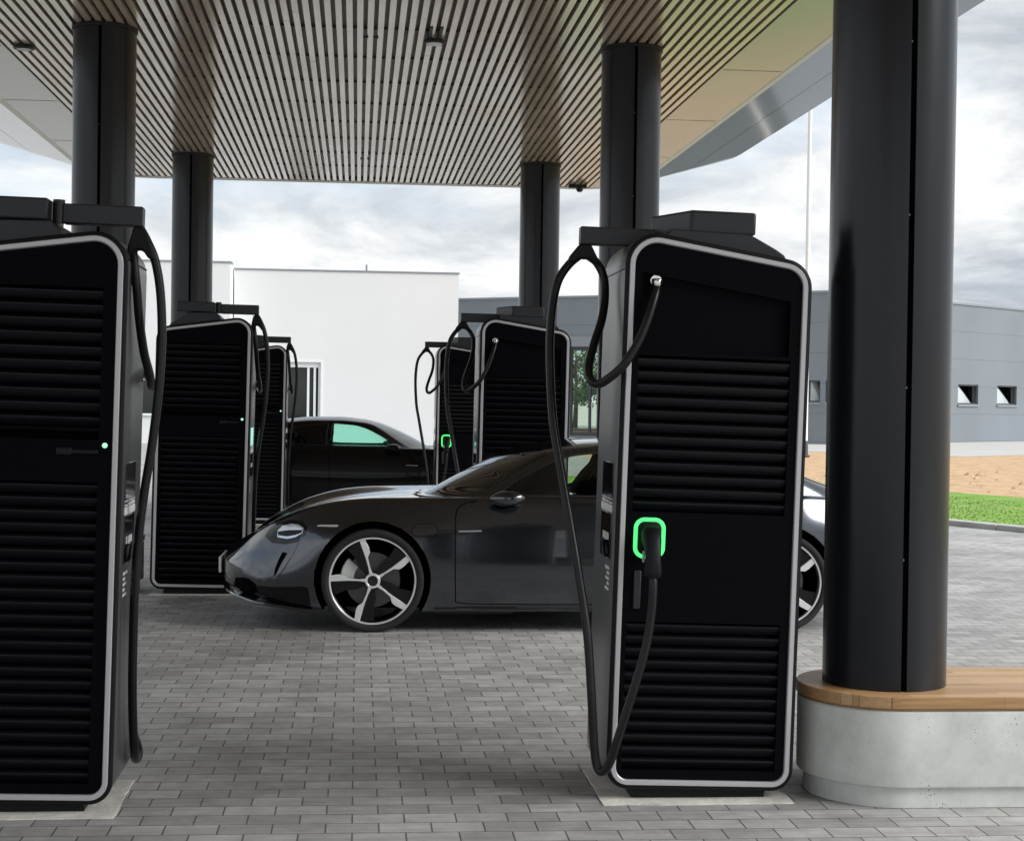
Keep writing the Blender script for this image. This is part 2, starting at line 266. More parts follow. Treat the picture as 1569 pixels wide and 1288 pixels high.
# ------------------------------------------------------------------ helpers
def tag(o, label=None, cat=None, group=None, kind=None):
    if label: o['label'] = label
    if cat: o['category'] = cat
    if group: o['group'] = group
    if kind: o['kind'] = kind
    return o
def empty(name, loc=(0, 0, 0), rot=(0, 0, 0)):
    o = bpy.data.objects.new(name, None); o.empty_display_size = 0.2; COL.objects.link(o); o.location = loc; o.rotation_euler = rot; return o
def copy_tree(o, parent=None):
    c = o.copy(); COL.objects.link(c)
    if parent: c.parent = parent
    for ch in list(o.children): copy_tree(ch, c)
    return c
class MB:
    def __init__(s): s.v = []; s.f = []; s.m = []
    def add(s, vs, fs, mi=0):
        b = len(s.v); s.v += [tuple(map(float, p)) for p in vs]; s.f += [tuple(i + b for i in f) for f in fs]; s.m += [mi] * len(fs); return s
    def box(s, x0, x1, y0, y1, z0, z1, mi=0):
        if x1 < x0: x0, x1 = x1, x0
        return s.add([(x0, y0, z0), (x1, y0, z0), (x1, y1, z0), (x0, y1, z0), (x0, y0, z1), (x1, y0, z1), (x1, y1, z1), (x0, y1, z1)],
                     [(0, 3, 2, 1), (4, 5, 6, 7), (0, 1, 5, 4), (1, 2, 6, 5), (2, 3, 7, 6), (3, 0, 4, 7)], mi)
    def loops(s, L, closed=True, cap0=True, cap1=True, mi=0):
        n = len(L[0]); vs = [p for q in L for p in q]; fs = []
        for k in range(len(L) - 1):
            for i in range(n if closed else n - 1):
                j = (i + 1) % n; fs.append((k * n + i, k * n + j, (k + 1) * n + j, (k + 1) * n + i))
        if cap0: fs.append(tuple(range(n)))
        if cap1: fs.append(tuple((len(L) - 1) * n + i for i in range(n)))
        return s.add(vs, fs, mi)
    def prism_y(s, poly, y0, y1, mi=0):
        return s.loops([[(p[0], y0, p[1]) for p in poly], [(p[0], y1, p[1]) for p in poly]], mi=mi)
    def prism_z(s, poly, z0, z1, mi=0):
        return s.loops([[(p[0], p[1], z0) for p in poly], [(p[0], p[1], z1) for p in poly]], mi=mi)
    def tube(s, path, r, n=10, mi=0):
        P = [Vector(p) for p in path]; rings = []; t0 = (P[1] - P[0]).normalized()
        a = t0.orthogonal().normalized()
        for i, p in enumerate(P):
            t = (P[min(i + 1, len(P) - 1)] - P[max(i - 1, 0)]).normalized()
            a = (a - t * a.dot(t)).normalized(); b = t.cross(a)
            rad = r[i] if isinstance(r, (list, tuple)) else r
            rings.append([tuple(p + (a * math.cos(2 * math.pi * k / n) + b * math.sin(2 * math.pi * k / n)) * rad) for k in range(n)])
        return s.loops(rings, mi=mi)
    def lathe(s, prof, n=48, axis='z', c=(0, 0, 0), mi=0, cap=True):
        L = []
        for (r, h) in prof:
            q = []
            for k in range(n):
                a = 2 * math.pi * k / n; x, y = r * math.cos(a), r * math.sin(a)
                q.append((c[0] + x, c[1] + y, c[2] + h) if axis == 'z' else (c[0] + x, c[1] + h, c[2] + y) if axis == 'y' else (c[0] + h, c[1] + x, c[2] + y))
            L.append(q)
        return s.loops(L, cap0=cap, cap1=cap, mi=mi)
    def build(s, name, mats, parent=None, smooth=35, bevel=0, seg=2, recalc=True, loc=None):
        me = bpy.data.meshes.new(name); me.from_pydata(s.v, [], s.f)
        for q in (mats if isinstance(mats, (list, tuple)) else [mats]): me.materials.append(q)
        me.polygons.foreach_set('material_index', s.m)
        if recalc:
            bm = bmesh.new(); bm.from_mesh(me); bmesh.ops.recalc_face_normals(bm, faces=bm.faces); bm.to_mesh(me); bm.free()
        if smooth:
            me.polygons.foreach_set('use_smooth', [True] * len(me.polygons)); me.set_sharp_from_angle(angle=R(smooth))
        me.update(); o = bpy.data.objects.new(name, me); COL.objects.link(o)
        if parent: o.parent = parent
        if loc: o.location = loc
        if bevel:
            b = o.modifiers.new('bevel', 'BEVEL'); b.width = bevel; b.segments = seg; b.limit_method = 'ANGLE'; b.angle_limit = R(40); b.harden_normals = False
        return o
def catmull(pts, n=8):
    P = [Vector(p) for p in pts]; out = []
    for i in range(len(P) - 1):
        p0, p1, p2, p3 = P[max(i - 1, 0)], P[i], P[i + 1], P[min(i + 2, len(P) - 1)]
        for k in range(n):
            t = k / n
            out.append(0.5 * ((2 * p1) + (p2 - p0) * t + (2 * p0 - 5 * p1 + 4 * p2 - p3) * t * t + (3 * p1 - p0 - 3 * p2 + p3) * t ** 3))
    out.append(P[-1]); return [tuple(p) for p in out]
def round_poly(pts, rads, seg=8):
    out = []; n = len(pts)
    for i in range(n):
        p = Vector(pts[i]); a = (Vector(pts[i - 1]) - p).normalized(); b = (Vector(pts[(i + 1) % n]) - p).normalized()
        ang = a.angle(b); d = rads[i] / math.tan(ang / 2); c = p + (a + b).normalized() * (rads[i] / math.sin(ang / 2))
        s = p + a * d - c; e = p + b * d - c; a0 = math.atan2(s.y, s.x); da = math.atan2(e.y, e.x) - a0
        while da > math.pi: da -= 2 * math.pi
        while da < -math.pi: da += 2 * math.pi
        for k in range(seg + 1):
            t = a0 + da * k / seg; out.append((c.x + math.cos(t) * rads[i], c.y + math.sin(t) * rads[i]))
    return out
def offset_poly(pts, off):
    n = len(pts); P = [Vector(p) for p in pts]; lines = []
    for i in range(n):
        d = (P[(i + 1) % n] - P[i]).normalized(); nn = Vector((-d.y, d.x)); lines.append((P[i] + nn * off, d))   # CCW: inward = left
    out = []
    for i in range(n):
        (p, d), (q, e) = lines[i - 1], lines[i]
        t = ((q - p).x * e.y - (q - p).y * e.x) / (d.x * e.y - d.y * e.x); out.append(tuple(p + d * t))
    return out

# ------------------------------------------------------------------ ground
def sheet(name, poly, z, m, kind='structure', sub=0):
    mb = MB(); mb.add([(p[0], p[1], z) for p in poly], [tuple(range(len(poly)))])
    o = mb.build(name, m, smooth=0); o['kind'] = kind
    me = o.data
    if me.polygons[0].normal.z < 0: me.flip_normals()
    return o
sheet('ground', [(-900, -900), (900, -900), (900, 900), (-900, 900)], -0.03, M['ground'])
KD = Vector((-0.4357, 0.9001)); KN = Vector((0.9001, 0.4357)); K0 = Vector((8.19, 22.03))
def kp(t, w): q = K0 + KD * t + KN * w; return (q.x, q.y)
sheet('paved_forecourt', [(-70, -60), (46, -60), kp(-60, 0), kp(13, 0), (-70, kp(13, 0)[1])], 0.0, M['paver'])
sheet('sandy_field', [kp(-80, 4.3), kp(60, 4.3), kp(60, 40), kp(-80, 60)], -0.008, M['sand'])
sheet('lawn', [kp(-80, 0.1), kp(13, 0.1), kp(13, 6.2), kp(-80, 4.5)], 0.02, M['lawn'])
sheet('paved_yard', [(-70, kp(13, 0)[1] - .01), kp(13, -.01), kp(13, 4.6), (6.5, 60), (6.5, 95), (-70, 95)], -0.004, M['paver'])
sheet('lawn', [(-8, 28), (-4.5, 28), (-4.5, 31), (-8, 31)], 0.012, M['lawn'])
mb = MB()
k = -70.0
while k < 13:
    a, b2, c2, d2 = kp(k, -0.13), kp(k + 0.99, -0.13), kp(k + 0.99, 0.1), kp(k, 0.1)
    mb.prism_z([a, b2, c2, d2], -0.05, 0.075); k += 1.0
tag(mb.build('kerb', M['kerb'], bevel=0.015, seg=2), kind='structure')
# grass blades near the kerb
mb = MB(); rg = random.Random(3)
for i in range(16000):
    t = rg.uniform(-6, 13); w = rg.uniform(0.12, 4.5 + max(0, t) * .11); x, y = kp(t, w); h = rg.uniform(0.010, 0.028); a = rg.uniform(0, 6.28); s = 0.012
    dx, dy = math.cos(a) * s, math.sin(a) * s; lx, ly = rg.uniform(-.03, .03), rg.uniform(-.03, .03)
    mb.add([(x - dx, y - dy, 0.018), (x + dx, y + dy, 0.018), (x + lx, y + ly, 0.018 + h)], [(0, 1, 2)])
tag(mb.build('grass', M['blade'], smooth=0, recalc=False), kind='stuff')
# clods on the sandy field
mb = MB()
for i in range(900):
    t = rg.uniform(-20, 12.5); w = rg.uniform(4.6, 26); x, y = kp(t, w); s = rg.uniform(.03, .13)
    vs = [(x + s * rg.uniform(.6, 1.2) * math.cos(q * 1.257), y + s * rg.uniform(.6, 1.2) * math.sin(q * 1.257), -0.01) for q in range(5)] + [(x, y, s * rg.uniform(.3, .7))]
    mb.add(vs, [(q, (q + 1) % 5, 5) for q in range(5)])
tag(mb.build('soil_clods', M['sand'], smooth=0), kind='stuff')

# ------------------------------------------------------------------ canopy
ZC = 4.75
can = empty('canopy', (0.07, 10.5, 0))
tag(can, 'wide flat canopy with brown slatted ceiling and glossy curved fascia over the chargers', 'canopy')
CX, CYN, CYF = 0.07, -2.6, 23.60
def rrect(hw, y0, y1, r, n=14):
    return round_poly([(-hw, y0 - 10.5), (hw, y0 - 10.5), (hw, y1 - 10.5), (-hw, y1 - 10.5)], [r] * 4, n)
PITCH, SW = 0.0865, 0.050
mb = MB(); nsl = 75; rs = random.Random(5)
for i in range(nsl):
    x0 = -nsl * PITCH / 2 + i * PITCH + (PITCH - SW) / 2
    y = CYN; stop = CYF - 0.02
    first = rs.uniform(1.2, 3.6); ys = [CYN]
    q = CYN + first
    while q < stop: ys.append(q); q += 3.6
    ys.append(stop)
    for a, b2 in zip(ys[:-1], ys[1:]):
        dz = rs.uniform(0, 0.0025)
        mb.box(x0, x0 + SW, a + 0.0015 - 10.5, b2 - 0.0015 - 10.5, ZC + dz, ZC + 0.040)
mb.build('ceiling_slats', M['slat'], can, smooth=0)
mb = MB(); mb.box(-3.33, 3.33, CYN - 10.5, CYF - 10.5, ZC + 0.062, ZC + 0.08)
yy = CYN + 1.0
while yy < CYF: mb.box(-3.25, 3.25, yy - 10.5, yy + 0.04 - 10.5, ZC + 0.042, ZC + 0.060); yy += 1.2
mb.build('ceiling_backing', M['slat_back'], can, smooth=0)
inner = [(-3.25, CYN - 10.5), (3.25, CYN - 10.5), (3.25, CYF - 10.5), (-3.25, CYF - 10.5)]
Lo = rrect(3.84, CYN - .5, CYF + .09, 0.9)
# soffit ring with a hole for the slats
mb = MB(); mid = len(Lo)
vs = [Vector((*p, 0)) for p in Lo]; hs = [Vector((*p, 0)) for p in inner]
tri = tessellate_polygon([vs, hs]); allp = Lo + inner
mb.add([(p[0], p[1], ZC - 0.004) for p in allp], [tuple(t) for t in tri])
n0 = len(Lo); hb = len(mb.v)
mb.add([(p[0], p[1], ZC - 0.004) for p in inner] + [(p[0], p[1], ZC + 0.07) for p in inner], [(i, (i + 1) % 4, 4 + (i + 1) % 4, 4 + i) for i in range(4)])
mb.build('soffit', M['soffit'], can, smooth=20, recalc=False)
mb = MB()      # panel joints of the soffit
yy = 1.2
while yy < 23:
    for s in (-1, 1): mb = MB(); mb.box(s * 3.27, s * 3.82, yy - 10.5, yy + 0.012 - 10.5, ZC - 0.006, ZC - 0.001); mb.build('soffit_joint', M['slat_back'], can, smooth=0)
    yy += 2.75
mb = MB()
La = [(p[0], p[1], ZC - 0.004) for p in rrect(3.84, CYN - .5, CYF + .09, 0.9)]
Lb = [(p[0], p[1], ZC - 0.012) for p in rrect(3.85, CYN - .51, CYF + .10, 0.91)]
Lc = [(p[0], p[1], ZC - 0.012) for p in rrect(3.90, CYN - .56, CYF + .15, 0.96)]
Ld = [(p[0], p[1], ZC + 0.004) for p in rrect(3.905, CYN - .565, CYF + .155, 0.965)]
mb.loops([La, Lb, Lc, Ld], cap0=False, cap1=False); mb.build('edge_strip', M['strip'], can)
def lerp_loop(t):
    hw = 3.905 + (5.12 - 3.905) * t; y0 = CYN - .565 - 1.3 * t; y1 = CYF + .155 + 1.45 * t; r = 0.965 + 2.2 * t
    return [(p[0], p[1], ZC + 0.004 + 0.30 * t) for p in rrect(hw, y0, y1, r)]
mb = MB(); mb.loops([lerp_loop(t) for t in np.linspace(0, 0.5, 6)], cap0=False, cap1=False)
mb.build('fascia_panel', M['fascia'], can)
mb = MB(); mb.loops([lerp_loop(t) for t in np.linspace(0.506, 1, 6)], cap0=False, cap1=False)
mb.build('fascia_panel', M['fascia'], can)
top = lerp_loop(1.0); mb = MB()
mb.loops([top, [(p[0], p[1], p[2] + 0.12) for p in top], [(p[0] * .97, p[1] * .98, p[2] + 0.22) for p in top]], cap0=False)
mb.build('roof', M['zinc'], can)
# ceiling fittings
def ceiling_lamp(x, y, label):
    e = empty('ceiling_lamp', (x, y, ZC)); tag(e, label, 'ceiling lamp')
    m1 = MB(); m1.lathe([(0.0, -.03), (0.088, -.032), (0.092, -.022), (0.092, -.002), (0.0, 0)], 32); m1.build('housing', M['dark_plastic'], e)
    m1 = MB(); m1.lathe([(0.0, -.0375), (0.066, -.0375), (0.07, -.032), (0.0, -.031)], 32); m1.build('lens', M['white'], e)
    m1 = MB()
    for s in (-1, 1): m1.box(s * .043 - .014, s * .043 + .014, -0.50, -0.05, -.006, .03)  # thin dark boxes stand in for the shade in two ceiling slots
    m1.build('shade_slot', M['dark_plastic'], e); return e
ceiling_lamp(0.62, 14.15, 'round dark ceiling lamp with two painted shade slots near the middle of the slatted ceiling')
def puck(x, y, label, cat, r=0.09):
    e = empty('ceiling_spotlight', (x, y, ZC)); tag(e, label, cat)
    m1 = MB(); m1.lathe([(0.0, -.028), (r, -.030), (r * 1.05, -.02), (r * 1.05, 0), (0, .002)], 28); m1.build('housing', M['dark_plastic'], e)
    m1 = MB(); m1.lathe([(0.0, -.034), (r * .7, -.034), (r * .75, -.0295), (0, -.029)], 28); m1.build('lens', M['screen'], e)
puck(-3.0, 14.95, 'round black spotlight in the ceiling beside the left soffit edge', 'ceiling lamp')
e = empty('security_camera', (3.11, 23.3, ZC)); tag(e, 'small dark camera under the far right corner of the slatted ceiling', 'camera')
m1 = MB(); m1.box(-.13, .13, -.05, .05, -.05, -.004); m1.build('mount', M['dark_plastic'], e, bevel=.01)
m1 = MB(); m1.lathe([(0.0, -.11), (.03, -.105), (.05, -.08), (.055, -.05), (0, -.048)], 20, c=(.03, 0, 0)); m1.build('dome', M['screen'], e)
for (x, y, nm) in ((0.074, 14.1, 'pair of small black clips on the slats beside the round ceiling lamp'), (0.064, 21.3, 'pair of small black clips on the slats near the far canopy edge')):
    e = empty('ceiling_clip', (x, y, ZC)); tag(e, nm, 'clip', 'small clips on the ceiling')
    for s in (-1, 1):
        m1 = MB(); m1.box(s * .043 - .022, s * .043 + .022, -.03, .03, -.012, .002); m1.build('clip_plate', M['dark_plastic'], e, bevel=.003)

# ------------------------------------------------------------------ columns and benches
def column(x, y, z0, label):
    e = empty('canopy_column', (x, y, z0)); tag(e, label, 'column', 'columns carrying the canopy')
    r = 0.262; n = 96; half = 0.0125; h = ZC - 0.004 - z0
    a0 = math.asin(half / r); pts = []
    for k in range(n + 1):
        a = -math.pi / 2 + a0 + (2 * math.pi - 2 * a0) * k / n; pts.append((r * math.cos(a), r * math.sin(a)))
    pts += [(-half, -r + 0.028), (half, -r + 0.028)]
    mb = MB(); mb.prism_z(pts, 0, h); mb.build('shaft', M['column'], e, smooth=30)
    mb = MB(); mb.box(-half + .0005, half - .0005, -r + 0.018, -r + 0.027, 0.001, h - .001); mb.build('joint_strip', M['void'], e)
    z = 0.55 - (z0 if z0 < .3 else 0)
    while z < h - .2:
        mb = MB(); mb.lathe([(0, -.005), (.004, -.004), (.0055, 0), (0, .001)], 10, axis='y', c=(-0.006, -r + .018, z)); mb.build('screw', M['zinc'], e); z += 0.72
    mb = MB(); mb.lathe([(r + .001, h - .03), (r + .012, h - .03), (r + .012, h - .001), (r + .001, h - .001)], 64, cap=False); mb.build('collar', M['dark_plastic'], e)
    return e
column(2.285, 6.87, 0.467, 'thick dark grey column standing on the wooden bench at right')
column(2.36, 14.22, 0.0, 'dark grey column rising behind the near right charger')
column(2.36, 21.4, 0.0, 'dark grey column above the far right pair of chargers')
column(-2.165, 14.12, 0.467, 'dark grey column rising behind the near left charger')
column(-2.15, 21.4, 0.0, 'dark grey column above the second left charger')
def bench(x, y, s, length, label):
    e = empty('bench', (x, y, 0)); tag(e, label, 'bench', 'concrete benches at the columns')
    def stad(r, ex=0.0):
        pts = []
        for k in range(33):
            a = math.pi / 2 + math.pi * k / 32; pts.append((r * math.cos(a) * s, r * math.sin(a)))
        for k in range(33):
            a = -math.pi / 2 + math.pi * k / 32; pts.append(((length + r * math.cos(a)) * s, r * math.sin(a)))
        return pts
    def ring(r, z): return [(p[0], p[1], z) for p in stad(r)]
    mb = MB(); mb.loops([ring(.338, .001), ring(.338, .089)]); mb.build('plinth', M['bench_conc'], e)
    mb = MB(); mb.loops([ring(.355, .088), ring(.365, .092), ring(.368, .10), ring(.368, .398), ring(.362, .405)]); mb.build('base', M['bench_conc'], e)
    mb = MB(); mb.loops([ring(.352, .404), ring(.352, .417)]); mb.build('shadow_gap', M['wood'], e)
    mb = MB(); mb.loops([ring(.368, .416), ring(.374, .419), ring(.374, .463), ring(.370, .4665)]); mb.build('seat', M['wood'], e)
    return e
bench(2.285, 6.87, 1, 3.4, 'rounded concrete bench with wooden seat round the thick column at right')
bench(-2.165, 14.12, -1, 3.4, 'concrete bench half hidden behind the second left charger')

# ------------------------------------------------------------------ charging stations
SLOPE = 0.150
RAD = [.075, .075, .105, .115]
TOPZ = [0.0]
def outline(off):
    BASE = [(-.38, .060), (.38, .060), (.38, 2.335 - SLOPE * .60 + TOPZ[0]), (-.38, 2.335 + SLOPE * .16 + TOPZ[0])]
    return round_poly(offset_poly(BASE, off), [max(r - off, .01) for r in RAD], 9)
RC1 = [(-0.529, 0.36, 2.294), (-0.588, 0.36, 2.242), (-0.635, 0.35, 2.163), (-0.658, 0.33, 2.039), (-0.666, 0.29, 1.853), (-0.651, 0.22, 1.574), (-0.618, 0.17, 1.381), (-0.579, 0.11, 1.165), (-0.536, 0.05, 0.925), (-0.498, 0.0, 0.687), (-0.476, -0.03, 0.449), (-0.463, -0.04, 0.289), (-0.449, -0.05, 0.169), (-0.428, -0.07, 0.129), (-0.398, -0.09, 0.171), (-0.358, -0.11, 0.318), (-0.31, -0.12, 0.496), (-0.271, -0.12, 0.657), (-0.254, -0.12, 0.791), (-0.25, -0.118, 0.897), (-0.253, -0.105, 0.96)]
RC2 = [(-0.518, 0.36, 2.294), (-0.468, 0.36, 2.256), (-0.435, 0.35, 2.192), (-0.431, 0.32, 2.105), (-0.45, 0.26, 2.002), (-0.489, 0.18, 1.9), (-0.521, 0.1, 1.8), (-0.521, 0.05, 1.744), (-0.493, 0.01, 1.722), (-0.448, -0.03, 1.752), (-0.393, -0.06, 1.812), (-0.337, -0.06, 1.911), (-0.301, -0.05, 2.007), (-0.276, -0.03, 2.09), (-0.264, -0.0, 2.133)]
LC1 = [(0.421, 0.15, 2.339), (0.448, 0.15, 2.292), (0.482, 0.15, 2.214), (0.507, 0.15, 2.084), (0.518, 0.15, 1.899), (0.511, 0.15, 1.687), (0.491, 0.16, 1.474), (0.466, 0.17, 1.288), (0.447, 0.18, 1.1), (0.436, 0.19, 0.886), (0.432, 0.22, 0.668), (0.431, 0.25, 0.475), (0.432, 0.3, 0.303), (0.434, 0.36, 0.181), (0.428, 0.44, 0.132), (0.426, 0.54, 0.115), (0.418, 0.61, 0.14), (0.38, 0.645, 0.22), (0.30, 0.655, 0.42), (0.26, 0.66, 0.72), (0.25, 0.66, 0.93)]
LC2 = [(0.405, 0.15, 2.338), (0.392, 0.15, 2.276), (0.400, 0.13, 2.209), (0.414, 0.13, 2.104), (0.422, 0.18, 1.976), (0.432, 0.28, 1.846), (0.444, 0.38, 1.762), (0.441, 0.48, 1.713), (0.432, 0.57, 1.713), (0.412, 0.635, 1.74), (0.373, 0.66, 1.80), (0.33, 0.66, 1.93), (0.285, 0.645, 2.04), (0.264, 0.60, 2.133)]
def frame_plate(mb, holes, y0, y1, mi=0):
    outer = outline(.0255)
    tri = tessellate_polygon([[Vector((p[0], p[1], 0)) for p in outer]] + [[Vector((p[0], p[1], 0)) for p in h] for h in holes])
    allp = outer + [p for h in holes for p in h]
    mb.add([(p[0], y0, p[1]) for p in allp], [tuple(t) for t in tri], mi)
    for h in holes:
        n = len(h); mb.add([(p[0], y0, p[1]) for p in h] + [(p[0], y1, p[1]) for p in h], [(i, (i + 1) % n, n + (i + 1) % n, n + i) for i in range(n)], mi)
def rect(x0, x1, z0, z1): return [(x0, z0), (x1, z0), (x1, z1), (x0, z1)]
def charger(kind, label):
    """kind +1: aisle face at local -x (stations on the right), -1: mirrored (stations on the left)"""
    e = empty('charging_station'); tag(e, label, 'charger', 'charging stations in two rows under the canopy')
    s = kind; TOPZ[0] = 0.0 if kind > 0 else -0.045; tz = TOPZ[0]
    def bld(mb, name, mats, parent=e, **kw):
        if s < 0: mb.v = [(-p[0], p[1], p[2]) for p in mb.v]
        return mb.build(name, mats, parent, **kw)
    D = 0.60
    def lp(off, y): return [(p[0], y, p[1]) for p in outline(off)]
    mb = MB(); mb.loops([lp(.030, .056), lp(.0265, .004), lp(-.006, .003), lp(-.012, .006), lp(-.014, .014), lp(-.014, D - .014), lp(-.006, D - .002), lp(.03, D), lp(.036, D - .008)])
    bld(mb, 'body', M['side'])
    mb = MB(); mb.loops([lp(-.0145, .0135), lp(-.0165, .0125), lp(-.0165, .004), lp(-.009, -.002), lp(-.001, -.003), lp(.0, .004)], cap0=False, cap1=False)
    bld(mb, 'edge_seal', M['black'])
    mb = MB(); mb.loops([lp(.0005, .003), lp(.0015, -.007), lp(.004, -.009), lp(.0195, -.009), lp(.022, -.007), lp(.025, .006)], cap0=False, cap1=False)
    bld(mb, 'silver_trim', M['trim'])
    yb = D + .0
    mb = MB(); mb.loops([[(p[0], 2 * D / 2 - (p[1] - 0) + 0, p[2]) for p in lp(o, y)] for o, y in ((.0005, -.001), (.0015, -.007), (.004, -.009), (.028, -.009), (.0305, -.007), (.0325, .001))], cap0=False, cap1=False)
    bld(mb, 'silver_trim', M['trim'])
    if s > 0:
        zones = [(-.328, .317, 1.200, 1.850, 12), (-.335, .317, .125, .742, 12)]; rec = [(-.322, 1.866), (.308, 1.866), (.308, 2.098), (-.322, 2.192)]
    else:
        zones = [(-.303, .33, 1.535, 2.090, 10), (-.303, .33, .125, 1.320, 23)]; rec = None
    holes = [rect(a, b, c, d) for a, b, c, d, _ in zones] + ([rec] if rec else [])
    if s < 0: holes.append(rect(-.303, .33, 1.488, 1.522))
    mb = MB(); frame_plate(mb, holes, .0, .045); bld(mb, 'front_panel', M['panel'], smooth=0)
    for a, b, c, d, n in zones:
        gb = MB(); gb.box(a - .004, b + .004, .042, .05, c - .004, d + .004); gb = bld(gb, 'louver_grille', M['void'], smooth=0)
        mb = MB(); p = (d - c) / n
        for i in range(n):
            z = c + i * p + p * .12
            poly = [(.026, z), (.0030, z + .0305), (.0030, z + .0325), (.0075, z + .0365), (.038, z + .0395), (.039, z + .036), (.014, z + .030), (.030, z + .003)]
            mb.loops([[(a + .001, q[0], q[1]) for q in poly], [(b - .001, q[0], q[1]) for q in poly]])
        bld(mb, 'louvers', M['fin'], parent=gb, smooth=0)
    if rec: mb = MB(); mb.prism_y(offset_poly(rec, -.003), .030, .040); bld(mb, 'recess', M['panel'], smooth=0)
    if s < 0: mb = MB(); mb.box(-.306, .333, .04, .048, 1.486, 1.524); bld(mb, 'recess', M['void'], smooth=0)
    # rear panel, plain louvred
    mb = MB(); mb.loops([lp(.0335, D - .006), lp(.0335, D + .002)], cap0=False); bld(mb, 'rear_panel', M['panel'], smooth=0)
    mb = MB()
    for i in range(18): mb.box(-.30, .30, D + .0025, D + .010, .16 + i * .055, .18 + i * .055)
    bld(mb, 'rear_louvers', M['fin'], smooth=0)
    mb = MB(); mb.box(-.285, .285, .030, D - .05, .002, .075); bld(mb, 'plinth', M['black'], bevel=.003)
    # aisle face
    xa = -.394
    mb = MB(); mb.box(xa - .004, xa + .004, .115, .40, 1.245, 1.395); bld(mb, 'touch_screen', M['screen'], bevel=.003)
    mb = MB(); mb.box(xa - .004, xa + .004, .115, .40, .985, 1.180); bld(mb, 'payment_terminal', M['screen'], bevel=.003)
    mb = MB(); mb.box(xa - .006, xa + .004, .118, .397, 1.184, 1.216)
    for q in range(3): mb.box(xa - .006, xa + .003, .122 + q * .09, .18 + q * .1, 1.220, 1.226 + q * .004)
    mb.box(xa - .0055, xa + .003, .118, .397, 1.238, 1.2425); bld(mb, 'card_slot', M['white'], bevel=.002)
    mb = MB()
    for q in range(4): mb.box(xa - .006, xa - .0035, .17 + q * .042, .195 + q * .042, 1.065 - q * .003, 1.094)
    bld(mb, 'keypad_marks', M['white'], smooth=0)
    mb = MB()
    for q, w in enumerate((.11, .06, .09, .05, .10)): mb.box(xa - .0022, xa - .0005, .135, .135 + w, .94 - q * .022, .952 - q * .022)
    bld(mb, 'sticker', M['white'], smooth=0)
    mb = MB(); mb.tube(catmull([(xa - .008, .30, 1.06), (xa - .014, .25, 1.05), (xa - .014, .21, 1.01), (xa - .008, .20, .99)], 5), .006, 8); bld(mb, 'hook', M['black'])
    mb = MB(); mb.box(xa - .0012, xa + .002, .016, D - .016, 2.205, 2.2085); bld(mb, 'lid_joint', M['void'], smooth=0)
    # head: hump, housing, swing arm
    mb = MB(); mb.prism_y([(-.26 + .12 * (s < 0), 2.325 + tz), (-.235 + .12 * (s < 0), 2.345 + tz * .5), (-.20 + .12 * (s < 0), 2.385 + tz * .7), (.135, 2.376 + tz * .6), (.16, 2.364 + tz), (.25, 2.318 + tz), (.285, 2.296 + tz), (.305, 2.262 + tz), (.30, 2.24 + tz), (-.15, 2.28 + tz)], .05, .50); bld(mb, 'head_cover', M['arm'], bevel=.006)
    if s > 0:
        mb = MB(); mb.prism_z([(-.12, .05), (.16, .05), (.16, .42), (-.19, .44), (-.235, .36)], 2.372, 2.468); bld(mb, 'housing', M['arm'], bevel=.012, seg=3)
        mb = MB(); mb.prism_z([(-.546, .325), (-.20, .325), (-.20, .395), (-.546, .395)], 2.330, 2.408); bld(mb, 'swing_arm', M['arm'], bevel=.006)
        mb = MB(); mb.prism_y([(-.545, 2.332), (-.498, 2.332), (-.470, 2.280), (-.452, 2.236), (-.478, 2.248), (-.51, 2.268), (-.54, 2.268), (-.575, 2.250), (-.602, 2.236), (-.585, 2.280)], .328, .392)
        bld(mb, 'cable_clamp', M['black'], bevel=.008)
        c1, c2 = RC1, RC2
    else:
        fl = lambda P: [(-p[0], p[1], p[2]) for p in P]
        mb = MB(); mb.box(-.072, .24, .03, .40, 2.352, 2.438); bld(mb, 'housing', M['arm'], bevel=.008)
        mb = MB(); mb.lathe([(0, 2.346), (.024, 2.348), (.024, 2.442), (0, 2.444)], 20, c=(-.098, .13, 0)); bld(mb, 'hinge', M['arm'])
        mb = MB(); mb.prism_z([(-.432, .11), (-.115, .11), (-.115, .19), (-.432, .19)], 2.348, 2.428); bld(mb, 'swing_arm', M['arm'], bevel=.006)
        mb = MB(); mb.prism_y([(-.432, 2.350), (-.398, 2.350), (-.380, 2.295), (-.366, 2.225), (-.386, 2.225), (-.400, 2.250), (-.420, 2.258), (-.440, 2.245), (-.458, 2.220), (-.486, 2.215), (-.464, 2.290)], .118, .184)
        bld(mb, 'cable_clamp', M['black'], bevel=.008)
        c1, c2 = fl(LC1), fl(LC2)
    mb = MB(); mb.tube(catmull(c1, 6), .0185, 12); bld(mb, 'charging_cable', M['cable'])
    mb = MB(); mb.tube(catmull(c2, 6), .0185, 12); bld(mb, 'supply_cable', M['cable'])
    if s > 0:
        mb = MB(); mb.lathe([(0, .020), (.018, .019), (.022, .012), (.022, -.008), (.018, -.014), (.0, -.015)], 6, axis='z', c=(-.264, -.002, 2.150))
        mb.lathe([(.0, .03), (.026, .03), (.026, .012), (0, .012)], 20, axis='y', c=(-.264, 0, 2.162)); bld(mb, 'cable_gland', M['silver'], bevel=.003)
        ring = []
        rr2 = round_poly([(-.320, 1.008), (-.187, 1.008), (-.187, 1.176), (-.320, 1.176)], [.045] * 4, 8)
        def rl(o, y): return [(p[0], y, p[1]) for p in round_poly(offset_poly([(-.320, 1.006), (-.187, 1.006), (-.187, 1.176), (-.320, 1.176)], o), [.045 - o] * 4, 8)]
